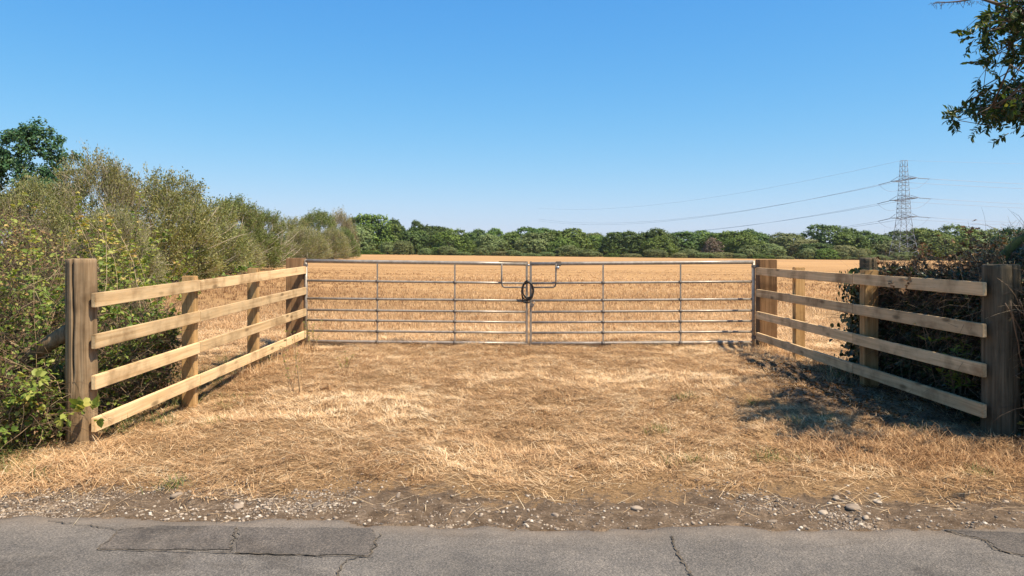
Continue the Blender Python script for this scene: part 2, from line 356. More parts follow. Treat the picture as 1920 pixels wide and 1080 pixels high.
# ------------------------------------------------------------------ terrain
def smooth(a, b, x): t = np.clip((x-a)/(b-a), 0, 1); return t*t*(3-2*t)
def road_edge(x):                                   # Y of the asphalt edge
    x = np.asarray(x, float)
    return 3.885-.030*x+.10*(vnoise(x, x*0, .55, 3)-.5)+.05*(vnoise(x, x*0, .13, 5)-.5)+.02*(vnoise(x, x*0, .035, 6)-.5)
def g(x, y):
    x = np.asarray(x, float); y = np.asarray(y, float)
    z = .012*(np.clip(y, 3.8, 9.5)-4.6)+.01
    z = z-.075*np.exp(-((x+3.1)**2/.7+(y-6.9)**2/2.2))
    rel = smooth(4.2, 4.9, y)*(1-smooth(14, 20, y))
    z = z+rel*(.06*(vnoise(x, y, .55, 1)-.5)+.05*(vnoise(x*.7, y, .19, 2)-.5))
    z = z+(.036*(vnoise(x, y, .09, 7)-.5))*(1-smooth(8, 12, y))
    z = z+.06*np.exp(-((y-10.35)/.18)**2)*(vnoise(x, y, .3, 9)-.35)
    u = np.clip(x/np.maximum(y, 5), -.3, .75)
    zf = -1.667-2.875*u
    z = z+(zf-.06)*np.clip((y-12)/238, 0, 1)
    z = z+smooth(-6.5, -9, x)*0.0
    return np.where(y < road_edge(x)-.02, np.minimum(z, -.03), np.maximum(z, -.2+0*z))if np.all(y < 12) else np.where(y < road_edge(x)-.02, -.03, z)
def grid(xs, ys):
    """xs(j) function of row; returns verts and faces"""
    ny, nx = xs.shape; V = np.stack([xs, np.broadcast_to(ys[:, None], xs.shape)], -1).reshape(-1, 2)
    i = np.arange((ny-1)*nx).reshape(ny-1, nx)[:, :-1].ravel()
    return V, np.stack([i, i+1, i+nx+1, i+nx], 1)
yn = np.concatenate([np.arange(-60, 3.2, 6), np.arange(3.3, 6, .025), np.arange(6, 11, .045), np.geomspace(11, 4000, 130)])
un = np.concatenate([-np.geomspace(1.0, 14, 12)[::-1], np.linspace(-.99, .99, 440), np.geomspace(1.0, 14, 12)])
XS = un[None, :]*np.clip(yn, 4.5, None)[:, None]
V2, fc_ = grid(XS, yn); z = g(V2[:, 0], np.where(V2[:, 1] < 12, V2[:, 1], V2[:, 1]))
zone = smooth(4.0, 4.75, V2[:, 1]+.30*(vnoise(V2[:, 0], V2[:, 1], .6, 11)-.5)+.05*V2[:, 0]*0)
_x, _y = V2[:, 0], V2[:, 1]
shade_soil = smooth(2.2, 3.2, _x+1.1*(vnoise(_x, _y, .7, 33)-.5))*smooth(5.5, 6.0, _y-.12*(_x-2)+.6*(vnoise(_x, _y, .4, 34)-.5))*(1-smooth(8.4, 9.6, _y))  # soil replaces straw here, deepening the shade by the right fence through colour
zone = zone*(1-.9*shade_soil)*(1-.55*smooth(3.1, 3.7, np.abs(V2[:, 0]+.25))*(1-smooth(8, 10.5, V2[:, 1])))
fz = smooth(12, 22, V2[:, 1]); wz = smooth(244, 256, V2[:, 1])
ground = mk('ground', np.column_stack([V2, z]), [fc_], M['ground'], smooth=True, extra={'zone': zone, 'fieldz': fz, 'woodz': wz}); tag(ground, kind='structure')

# road
xs = np.linspace(-14, 14, 900); ye = road_edge(xs)
dys = np.concatenate([np.arange(0, 1.2, .06), np.arange(1.2, 11, .5)]); nx = 900
rows = [np.column_stack([xs, ye+.012, xs*0-.045])]+[np.column_stack([xs, ye-d_, xs*0+.002]) for d_ in dys]
V = np.concatenate(rows); ii = np.arange(len(rows)*nx).reshape(len(rows), nx)
road = mk('road', V, [np.stack([ii[1:, :-1], ii[1:, 1:], ii[:-1, 1:], ii[:-1, :-1]], -1).reshape(-1, 4)], M['asphalt'], extra={'dust': np.concatenate([[1.0]*nx]+[np.full(nx, math.exp(-d_/.10)) for d_ in dys])}); tag(road, kind='structure')
def gp(px, py, z=0.0):
    Y = (CH-z)*F/(py-HY); return np.array([(px-CX)/F*Y, Y, z])
rng = np.random.default_rng(5)
def jag(pts, n=14, amp=.008):
    out = []
    for a, b in zip(pts[:-1], pts[1:]):
        for k in range(n):
            p = a+(b-a)*k/n; out.append(p+np.array([rng.normal()*amp, rng.normal()*amp, 0]) if k else p)
    out.append(pts[-1]); return np.array(out)
def sheet(name, pix, z, mat):
    pts = [gp(a, b, z) for a, b in pix]; pts.append(pts[0]); o = jag(pts, 12, .006)[:-1]
    ar = np.sum(o[:, 0]*np.roll(o[:, 1], -1)-np.roll(o[:, 0], -1)*o[:, 1])
    ob = mk(name, o if ar > 0 else o[::-1], [np.arange(len(o))[None]], mat); tag(ob, kind='structure')
sheet('road_patch', [(182, 1029), (226, 992), (300, 985), (444, 986), (436, 1008), (430, 1030)], .006, M['patch'])
sheet('road_patch', [(440, 1038), (447, 988), (695, 990), (706, 1008), (690, 1041)], .0065, M['patch'])
sheet('road_patch', [(1770, 992), (1935, 1000), (1935, 1042), (1880, 1034), (1850, 1012), (1800, 1000)], .006, M['patch'])
0 and sheet('road_patch', [(620, 1120), (655, 1046), (700, 1038), (712, 1000), (860, 990), (1260, 1002), (1300, 1120)], .004, M['patch2'])
def crack(pix, w, z=.0085):
    c = jag([gp(a, b, z) for a, b in pix], 10, .006); ww = w*(.4+.9*rng.random(len(c)))
    t = unit(np.gradient(c, axis=0)); s = np.stack([-t[:, 1], t[:, 0], t[:, 2]*0], 1)*ww[:, None]
    V = np.concatenate([c-s, c+s]); k = np.arange(len(c)-1); n_ = len(c)
    mk('crack', V, [np.stack([k, k+1, k+n_+1, k+n_], 1)], M['crack'], road)
for pix, w_ in (([(182, 1029), (300, 1032), (430, 1036), (560, 1040), (700, 1043)], .0035), ([(182, 1029), (228, 992)], .003), ([(445, 988), (438, 1010), (432, 1034)], .0035),
                ([(626, 1085), (650, 1048), (694, 1040), (712, 1000)], .0045), ([(1258, 1004), (1268, 1030), (1286, 1060), (1298, 1085)], .0050),
                ([(1768, 992), (1802, 1002), (1850, 1012), (1862, 1028), (1900, 1038), (1935, 1044)], .0045), ([(90, 975), (150, 983), (226, 992)], .003)):
    crack(pix, w_)

# ------------------------------------------------------------------ fences
def board(name, a, b, h, t, mat, parent, ext=0.0, bev=.004):
    """sawn board from a to b (centres of its ends)"""
    a = Vector(a); b = Vector(b); d = b-a; Ln = d.length
    bm = bmesh.new(); box_bm(bm, -Ln/2, Ln/2, -t/2, t/2, -h/2, h/2, bev)
    o = bm_obj(name, bm, mat, parent); o.location = (a+b)/2
    o.rotation_euler = (0, -math.asin(d.z/Ln), math.atan2(d.y, d.x)); return o
def square_post(name, x, y, z0, z1, sx, sy, mat, parent, rz=0, bev=.006):
    bm = bmesh.new(); box_bm(bm, -sx/2, sx/2, -sy/2, sy/2, 0, z1-z0, bev)
    o = bm_obj(name, bm, mat, parent); o.location = (x, y, z0); o.rotation_euler = (0, 0, rz); return o
def round_post(name, x, y, z0, z1, r, mat, parent, cracks=(), seed=1, waves=.03, notches=()):
    rg = np.random.default_rng(seed); ns = 96; nz = 60; H = z1-z0
    a = np.arange(ns)*2*math.pi/ns; zz = np.linspace(0, H, nz)
    A, Z = np.meshgrid(a, zz)
    R = r*(1+.05*(1-Z/H))*(1+waves*np.sin(2*A+seed)+waves*.5*np.sin(3*A+Z*1.5)+.012*rg.normal(size=(1, ns))+.012*np.sin(Z*9+A*2))
    for ca, wd, dp, za, zb in cracks:
        c = ca+.05*np.sin(Z*4+seed)+.03*np.sin(Z*11)
        dd = np.abs((A-c+math.pi) % (2*math.pi)-math.pi)
        R = R-dp*np.exp(-(dd/wd)**2)*smooth(za, za+.15, Z)*(1-smooth(zb-.1, zb+.001, Z) if zb < H else 1)
    for na, nz_, nh, dp in notches:
        dd = np.abs((A-na+math.pi) % (2*math.pi)-math.pi)
        R = R-dp*np.exp(-(dd/.45)**2)*np.exp(-((Z-nz_)/nh)**2)
    V = np.stack([R*np.cos(A), R*np.sin(A), Z], -1).reshape(-1, 3)
    # bevelled top
    top = np.stack([R[-1]*.93*np.cos(a), R[-1]*.93*np.sin(a), np.full(ns, H+.008)], 1)
    V = np.concatenate([V, top, [[0, 0, H+.010]]])
    i = np.arange(nz*ns).reshape(nz, ns); f = np.stack([i[:-1], np.roll(i[:-1], -1, 1), np.roll(i[1:], -1, 1), i[1:]], -1).reshape(-1, 4)
    b = nz*ns; k = np.arange(ns); f2 = np.stack([i[-1], np.roll(i[-1], -1), b+(k+1) % ns, b+k], 1)
    t = np.stack([b+k, b+(k+1) % ns, np.full(ns, b+ns)], 1)
    o = mk(name, V, [np.concatenate([f, f2]), t], mat, parent, smooth=True); o.location = (x, y, z0); return o

# left fence (positions are relative to the thing's empty at the near post)
def fence_rails(root, near, far, zn_, zf_, mid, off, over_n=0.0, over_f=0.0):
    for k in range(4):
        a = Vector((near[0], near[1], zn_[k])); b = Vector((far[0], far[1], zf_[k])); c = a.lerp(b, mid)
        jit = Vector((0, 0, .004*((k*7) % 3-1)))
        board('rail', a-root.location, c-Vector((0, .0015, 0))-root.location, .103, .036, M['rail'], root)
        board('rail', c+Vector((0, .0015, 0))+jit-root.location, b-root.location, .100, .036, M['rail'], root)
LF = empty('wooden_fence', (-3.12, 5.44, -.05), 'sunlit pale post and rail fence on the left of the gates', 'fence', 'post and rail fences flanking the gate')
LX0, LX1 = -3.005, -2.845
def lx(y): return LX0+(LX1-LX0)*(y-5.42)/(10.28-5.42)
fence_rails(LF, (LX0, 5.36), (LX1-.002, 10.28), (1.062, .764, .470, .166), (1.126, .839, .545, .243), (7.03-5.36)/(10.28-5.36), 0)
def rel(root, x, y, z): return x-root.location.x, y-root.location.y, z-root.location.z
def sp(root, x, y, z0, z1, sx, sy, mat, rz=0, name='post'):
    X, Y_, Z = rel(root, x, y, z0); return square_post(name, X, Y_, Z, Z+z1-z0, sx, sy, mat, root, rz)
sp(LF, lx(7.03)-.018-.063, 7.03, -.35, 1.172, .122, .085, M['post'])
sp(LF, lx(8.58)-.018-.060, 8.60, -.35, 1.200, .116, .085, M['post'])
sp(LF, lx(10.2)-.018-.118, 10.32, -.30, 1.288, .225, .20, M['gatepost'], name='gate_post')
X, Y_, Z = rel(LF, -3.135, 5.44, -.3)
rp = round_post('round_post', X, Y_, Z, Z+1.353+.3, .103, M['round'], LF, cracks=[(-1.62, .045, .06, .75, 9), (-1.2, .05, .006, .2, 1.4)], seed=4, notches=[(0, 1.0, .05, .018), (0, .62, .05, .012)])
# brace leaning on the round post from the left
a = P(-40, 722, 5.6); b = P(136, 618, 5.5)
V, f_, t_ = tubes(np.array([[list(Vector(a).lerp(b, k/9)-LF.location) for k in range(10)]]), np.full((1, 10), .058)*(1+.06*np.sin(np.arange(10)*1.7)), .5, 20)
mk('brace', V, f_, M['round'], LF, smooth=True)

RF = empty('wooden_fence', (3.66, 5.62, -.05), 'shaded post and rail fence on the right, before the ivy hedge', 'fence', 'post and rail fences flanking the gate')
RX0, RX1 = 3.545, 3.37
def rx(y): return RX0+(RX1-RX0)*(y-5.6)/(10.28-5.6)
fence_rails(RF, (RX0, 5.60), (RX1-.025, 10.18), (1.13, .818, .518, .214), (1.112, .817, .515, .228), (7.55-5.6)/(10.18-5.6), 0)
sp(RF, rx(9.1)+.018+.062, 9.10, -.3, 1.196, .12, .10, M['post'])
sp(RF, rx(7.46)+.018+.073, 7.46, -.3, 1.215, .14, .11, M['post'])
sp(RF, rx(10.3)+.018+.125, 10.32, -.3, 1.268, .235, .20, M['gatepost'], name='gate_post')
X, Y_, Z = rel(RF, 3.705, 5.66, -.3)
round_post('round_post', X, Y_, Z, Z+1.305+.3, .118, M['roundgrey'], RF, cracks=[(-1.35, .05, .045, .3, 9), (-1.0, .03, .03, .9, 9), (-2.2, .03, .012, .3, 1.2)], seed=9, waves=.045)
OP = empty('old_fence_post', (3.83, 8.02, -.1), 'short old round post capped with moss behind the right fence, wrapped in ivy', 'post')
round_post('post_shaft', 0, 0, -.2, 1.42, .092, M['roundgrey'], OP, cracks=[(-1.5, .05, .02, .3, 9)], seed=12)

# ------------------------------------------------------------------ gates
def gate(label, xh, xm, zh, zm, ups, Y):
    s = 1 if xm > xh else -1
    root = empty('field_gate', (xh, Y, .06), label, 'gate', 'pair of tubular steel field gates')
    def pt(x, z, dy=0): return Vector((x-xh, dy, z-.06))
    Lw = abs(xm-xh)
    rad = [.0255, .016, .016, .0155, .0155, .0155, .021]; nm = ['top_bar']+['bar']*5+['bottom_bar']
    for k in range(7):
        pts = [pt(xh+(xm-xh)*t, zh[k]+(zm[k]-zh[k])*t) for t in (0, .25, .5, .75, 1)]
        tube_obj(nm[k], pts, rad[k], M['galv'], root, 14)
    tube_obj('hinge_stile', [pt(xh, zh[0]+.02), pt(xh, .6), pt(xh, zh[6]-.045)], .023, M['galv'], root, 14)
    bm = bmesh.new(); box_bm(bm, -.0145, .0145, -.019, .019, 0, zm[0]+.035-(zm[6]-.05), .004)
    o = bm_obj('meeting_stile', bm, M['galv'], root); o.location = pt(xm, zm[6]-.05)
    for u in ups:
        t = (u-xh)/(xm-xh); z0 = zh[6]+(zm[6]-zh[6])*t; z1 = zh[0]+(zm[0]-zh[0])*t
        bm = bmesh.new(); box_bm(bm, -.0105, .0105, -.021, -.0165+.0, z0, z1, 0)
        o = bm_obj('upright', bm, M['galv'], root); o.location = (u-xh, 0, -.06)
        for k in range(1, 7):                      # weld clips where the upright crosses each bar
            zc = zh[k]+(zm[k]-zh[k])*t-.06; c = np.array([u-xh, -.004, zc])
            V, f, t_ = tubes(np.array([[c-[0.022, .006, 0], c+[0.022, -.006, 0]]]), np.full((1, 2), rad[k]+.0045), .5, 10)
            o2 = mk('clip', V, f, M['galvd'], o); o2.location = -o.location
    # hinges
    for zc in (zh[0]-.06, zh[6]+.07):
        bm = bmesh.new(); box_bm(bm, -.05, .05, -.035, .035, -.022, .022, .008)
        o = bm_obj('hinge', bm, M['galvd'], root); o.location = pt(xh-s*.03, zc)
    # throw-over latch handle hanging from the top bar
    xa = xm-s*.345; y_ = -.03
    zt = zm[0]+.005; zb = zm[1]-.055
    pts = [pt(xa, zt, y_), pt(xa, zm[1]+.02, y_), pt(xa+s*.004, zb+.035, y_), pt(xa+s*.015, zb+.012, y_), pt(xa+s*.04, zb, y_), pt(xa+s*.2, zb-.001, y_), pt(xm-s*.01, zb-.002, y_)]
    hd = tube_obj('latch_handle', pts, .0115, M['galvd'], root, 10)
    return root, pt
XHL, XML = P(573.5, 0, 10.3).x, P(987.6, 0, 10.3).x
XHR, XMR = P(1412.5, 0, 10.3).x, P(995.2, 0, 10.3).x
Zp = lambda l: [CH-(v-HY)/F*10.3 for v in l]
zmid = Zp([494.8, 531, 563.6, 585, 604.5, 624, 644])
GL, ptl = gate('left steel field gate of seven bars, hung from the brown post beside the sunlit fence', XHL, XML, Zp([489.2, 526, 559.5, 581, 600, 620, 640]), zmid, [P(708, 0, 10.3).x, P(853, 0, 10.3).x], 10.3)
GR, ptr = gate('right steel field gate of seven bars, hung from the brown post beside the shaded fence', XHR, XMR, Zp([491.5, 528, 561, 582.3, 602, 622, 642]), zmid, [P(1130.5, 0, 10.3).x, P(1275.5, 0, 10.3).x], 10.3)
# flat strip over the left gate's top bar and the round bolt head on the right gate
bm = bmesh.new(); box_bm(bm, -.185, .185, -.02, .01, 0, .006, .001); o = bm_obj('latch_strip', bm, M['galvd'], GL); o.location = ptl(P(961, 0, 10.3).x, zmid[0]+.031)
bm = bmesh.new(); box_bm(bm, -.045, .045, -.034, .03, -.03, .034, .012); o = bm_obj('latch_bracket', bm, M['galvd'], GR); o.location = ptr(P(1047, 0, 10.3).x, zmid[0])
bm = bmesh.new(); bmesh.ops.create_uvsphere(bm, u_segments=16, v_segments=10, radius=.024, matrix=Matrix.Translation((0, -.045, -.052)) @ Matrix.Diagonal((1, .6, 1, 1)))
o = bm_obj('bolt_head', bm, M['bolt'], GR, True); o.location = ptr(P(1045.5, 0, 10.3).x, zmid[0])
bm = bmesh.new(); bmesh.ops.create_uvsphere(bm, u_segments=14, v_segments=8, radius=.017, matrix=Matrix.Diagonal((1, .8, 1, 1)))
o = bm_obj('stile_bolt', bm, M['bolt'], GR, True); o.location = ptr(P(991, 0, 10.3).x, Zp([497])[0], -.012)
# cable lock
cc = P(989.6, 543.5, 10.3); CL = empty('cable_lock', cc, 'black coiled cable lock tied round the two meeting gate ends', 'lock')
pts = []
rg = np.random.default_rng(3)
for k in range(4*28+1):
    a = k/28*2*math.pi+1.6; lp = k/28
    rx_, rz_ = .072+.012*math.sin(lp*2.3), .118+.014*math.cos(lp*3.1+1)
    pts.append((rx_*math.cos(a)+.006*math.sin(lp*5), .040*math.cos(a*1.0)*0-.036+.016*(lp-2)*.6, rz_*math.sin(a)-.008*lp+.012))
tube_obj('cable', pts, .0085, M['black'], CL, 8)
tube_obj('cable', [(-.075, -.03, .02), (-.082, -.035, -.06), (-.072, -.04, -.12), (-.062, -.035, -.165), (-.03, -.03, -.175), (.03, -.03, -.165)], .010, M['black'], CL, 8)
bm = bmesh.new(); box_bm(bm, -.022, .022, -.014, .014, -.03, .022, .006); pl = bm_obj('padlock', bm, M['galvd'], CL); pl.location = (.062, -.04, -.205); pl.rotation_euler = (0, .5, 0)
tube_obj('shackle', [(-.014, 0, .02), (-.014, 0, .045), (0, 0, .056), (.014, 0, .045), (.014, 0, .02)], .004, M['bolt'], pl, 8)
tube_obj('cable', [(-.165, -.03, -.153), (-.12, -.034, -.158), (-.06, -.036, -.162), (.02, -.036, -.166), (.05, -.036, -.15)], .0075, M['black'], CL, 8)

# ------------------------------------------------------------------ pylon and wires
PY = 240.0; px0 = P(1694.5, 484, PY); k_ = PY/F
PN = empty('electricity_pylon', px0, 'tall grey lattice electricity pylon standing before the trees on the right', 'pylon')
def zl(py): return (484-py)*k_
lev = [(484, 3.75), (470, 3.3), (455, 2.85), (440, 2.4), (425, 2.1), (408, 1.78), (399, 1.72), (391, 1.66), (382, 1.58), (374, 1.48), (366, 1.42), (357, 1.34), (348, 1.26), (337.5, 1.15), (330, 1.08), (322, 1.0), (312, .93), (301, .86)]
seg = []
for (ya, wa), (yb, wb) in zip(lev[:-1], lev[1:]):
    za, zb = zl(ya), zl(yb)
    wa *= .88; wb *= .88; ca = [np.array([sx*wa, sy*wa, za]) for sx, sy in ((-1, -1), (1, -1), (1, 1), (-1, 1))]
    cb = [np.array([sx*wb, sy*wb, zb]) for sx, sy in ((-1, -1), (1, -1), (1, 1), (-1, 1))]
    for i in range(4):
        j = (i+1) % 4; seg.append((ca[i], cb[i], .085 if ya < 420 else .10))
        seg.append((ca[i], cb[j], .04))
        if ya >= 374: seg.append((ca[j], cb[i], .04))
        if ya < 425: seg.append((cb[i], cb[j], .05))
cr = math.cos(.35); sr = math.sin(.35)
def rot(p): return np.array([p[0]*cr-p[1]*sr*0, p[1], p[2]])
V, f_, t_ = tubes(np.array([[a, b] for a, b, _ in seg]), np.array([[r_, r_] for *_, r_ in seg]), .5, 4)
mk('tower', V, f_, M['pylon'], PN)
arms = [(337.5, 1.15, 6.6), (374, 1.48, 7.4), (408, 1.78, 6.8)]
tips = []
for ya, wa, La in arms:
    z0 = zl(ya)
    for sy in (-1, 1):
        sg = []
        for sx in (-1, 1):
            sg += [((sx*wa, sy*wa, z0), (sx*.9, sy*La, z0+.1)), ((sx*wa, sy*wa, z0+1.2), (sx*.9, sy*La, z0+.1))]
            for q in (.33, .66): sg.append(((sx*(wa+(0.9-wa)*q), sy*(wa+(La-wa)*q), z0), (-sx*(wa+(0.9-wa)*(q+.3)), sy*(wa+(La-wa)*min(1, q+.3)), z0+.1)))
        sg.append(((-.9, sy*La, z0+.1), (.9, sy*La, z0+.1)))
        V, f_, t_ = tubes(np.array(sg), np.full((len(sg), 2), .08), .5, 4); mk('crossarm', V, f_, M['pylon'], PN)
        for sx in (-1, 1):
            tip = np.array([sx*.9, sy*La, z0]); end = tip+np.array([sx*3.4, (1.0 if sx < 0 else -.3), -.9 if sx < 0 else -.25])
            V, f_, t_ = tubes(np.stack([np.linspace(tip, end, 12)]), np.array([[.07, .15]*6]), .5, 6); ins = mk('insulator', V, f_, M['glassins'], PN)
            tips.append((end, sx, sy, ya))
        a, b = tips[-2][0], tips[-1][0]
        q = np.linspace(0, 1, 16); jp = a[None]*(1-q[:, None])+b[None]*q[:, None]; jp[:, 2] -= 2.6*(1-(2*q-1)**2)
        V, f_, t_ = tubes(jp[None], np.full((1, 16), .045), .5, 4); mk('jumper_wire', V, f_, M['wire'], PN)
base = np.array(px0)
def wire(a, b, sag, label, r=.05):
    q = np.linspace(0, 1, 60); p = a[None]*(1-q[:, None])+b[None]*q[:, None]; p[:, 2] -= sag*4*q*(1-q)
    root = p[0].copy(); V, f_, t_ = tubes((p-root)[None], np.full((1, 60), r), .5, 4)
    o = mk('overhead_wire', V, f_, M['wire']); o.location = root; tag(o, label, 'power line', 'overhead wires on the pylon')
nml = {337.5: 'top', 374: 'middle', 408: 'lowest'}
for end, sx, sy, ya in tips:
    a = base+end
    if sx < 0: b = np.array(P(1010, 0, 520)); b[2] = a[2]-1.5-(0 if sy < 0 else 1); b[1] += sy*3; b[0] += 0
    else: b = a+np.array([230, -25, -3.])
    wire(a, b, 7.0 if sx < 0 else 3.5, '%s of the two wires leaving the %s pylon arm towards the %s' % ('upper' if sy < 0 else 'lower', nml[ya], 'left' if sx < 0 else 'right'), .05 if sx < 0 else .055)
tp = base+np.array([0, 0, zl(301)])
wire(tp+np.array([-.8, 0, 0]), np.array([P(1010, 0, 520).x, 520, tp[2]-1]), 6, 'single thin wire running from the pylon peak down to the left', .035)
wire(tp+np.array([.8, 0, 0]), tp+np.array([230, -25, -2.]), 2.2, 'single thin wire running from the pylon peak to the right edge of the photo', .03)

# ------------------------------------------------------------------ distant trees
def crown_data(seed, ncl, per, leaf, flat=1.0, lobes=9, top=0.0, spread=.10, rise=0.0):
    """unit crown: radius about 1, z from 0 to 2, built from lobes > clusters > leaf faces"""
    rg = np.random.default_rng(seed)
    lc = unit(rg.normal(size=(lobes, 3))); lc[:, 2] = lc[:, 2]*.95
    lc = lc*np.array([.56, .56, .58])*rg.uniform(.75, 1.1, (lobes, 1)); lc[:, 2] += .86
    lr = rg.uniform(.36, .52, lobes)
    lc = np.concatenate([lc, [[0, 0, .85]], np.stack([.55*np.cos(np.arange(5)*1.257+seed), .55*np.sin(np.arange(5)*1.257+seed), np.full(5, .38)], 1)]); lr = np.append(lr, [.66]+[.46]*5); lobes += 5
    k = rg.choice(lobes+1, ncl, p=(lr**2)/(lr**2).sum())
    d = unit(rg.normal(size=(ncl, 3))); d[:, 2] = np.where(d[:, 2] < -.75, -d[:, 2], d[:, 2])
    c = lc[k]+d*lr[k][:, None]*rg.uniform(.82, 1.08, (ncl, 1))
    ins = np.zeros(ncl, bool)
    for j in range(lobes+1): ins |= (np.linalg.norm(c-lc[j], axis=1) < lr[j]*.78) & (k != j)
    c = c[~ins]; d = d[~ins]; ncl = len(c)
    c[:, 2] = np.maximum(c[:, 2], rg.uniform(.02, .2, ncl))
    out = unit(c-np.array([0, 0, .7]))
    n_ = ncl*per; ci = np.repeat(np.arange(ncl), per)
    off = unit(rg.normal(size=(n_, 3)))*(rg.random((n_, 1))**.4)*spread*rg.uniform(.6, 1.5, ncl)[ci][:, None]
    pos = c[ci]+off
    nr = unit(off/spread*.7+out[ci]*.7+rg.normal(size=(n_, 3))*.45)
    ti = np.clip(rg.normal(.5, .17, n_)+rg.normal(0, .17, ncl)[ci], 0, 1)
    D = perp(nr, rg)
    return leaves(pos-D*leaf*.5, D, nr, rg.uniform(.7, 1.3, n_)*leaf, rg.uniform(.6, 1.0, n_)*leaf, ti, .1)
def trunk_data(seed, h=1.2, r=.05, n_limb=6):
    rg = np.random.default_rng(seed); mb = MB()
    z = np.linspace(-.05, h, 8); pt = np.stack([.03*np.sin(z*3+seed), .03*np.cos(z*2+seed), z], 1)
    mb.add(*tubes(pt[None], (r*(1.25-z/h))[None], .4, 7))
    B = pt[rg.integers(2, 7, n_limb)]; D = rg.normal(size=(n_limb, 3)); D[:, 2] = np.abs(D[:, 2])+.5
    C = curves(B, D, rg.uniform(.4, .75, n_limb), 6, np.zeros(3), rg, 0, .12)
    mb.add(*tubes(C, np.linspace(r*.5, r*.1, 6)[None].repeat(n_limb, 0), .4, 5)); return mb
protos = {}
for kind, n_v in (('green', 3), ('dark', 3), ('olive', 2), ('pale', 1), ('brown', 1)):
    for v in range(n_v):
        s_ = len(kind)*37+v*101+ord(kind[0])
        V, f, t = crown_data(s_, 1700 if kind != 'brown' else 700, 14, .075, lobes=9+v*3)
        cr_ = mk('crown', V, f, M['far_'+kind], tint=t)
        tk = trunk_data(s_).build('trunk', M['bark'])
        protos[(kind, v)] = (cr_, tk)
used = {}
def tree(px, half, top, kind, v, Y, label, cat='tree', group='trees along the far edge of the field', name='broadleaf_tree', base=None):
    X = (px-CX)/F*Y; zg = float(g(np.array([X]), np.array([Y]))[0]) if base is None else base
    top -= 4 if cat == 'tree' else 0; zt = CH-(top-HY)/F*Y; sx = half*(1.42 if cat == 'tree' else 1.15)/F*Y; sz = (zt-zg)/2.0
    root = empty(name, (X, Y, zg-.1), label, cat, group)
    cr_, tk = protos[(kind, v)]
    rz = (px*1.37) % 6.28
    for src in (cr_, tk):
        if src.name in used: o = src.copy(); link(o)
        else: o = src; used[src.name] = 1
        o.parent = root; o.scale = (sx, sx, sz*1.02); o.rotation_euler = (0, 0, rz)
    return root
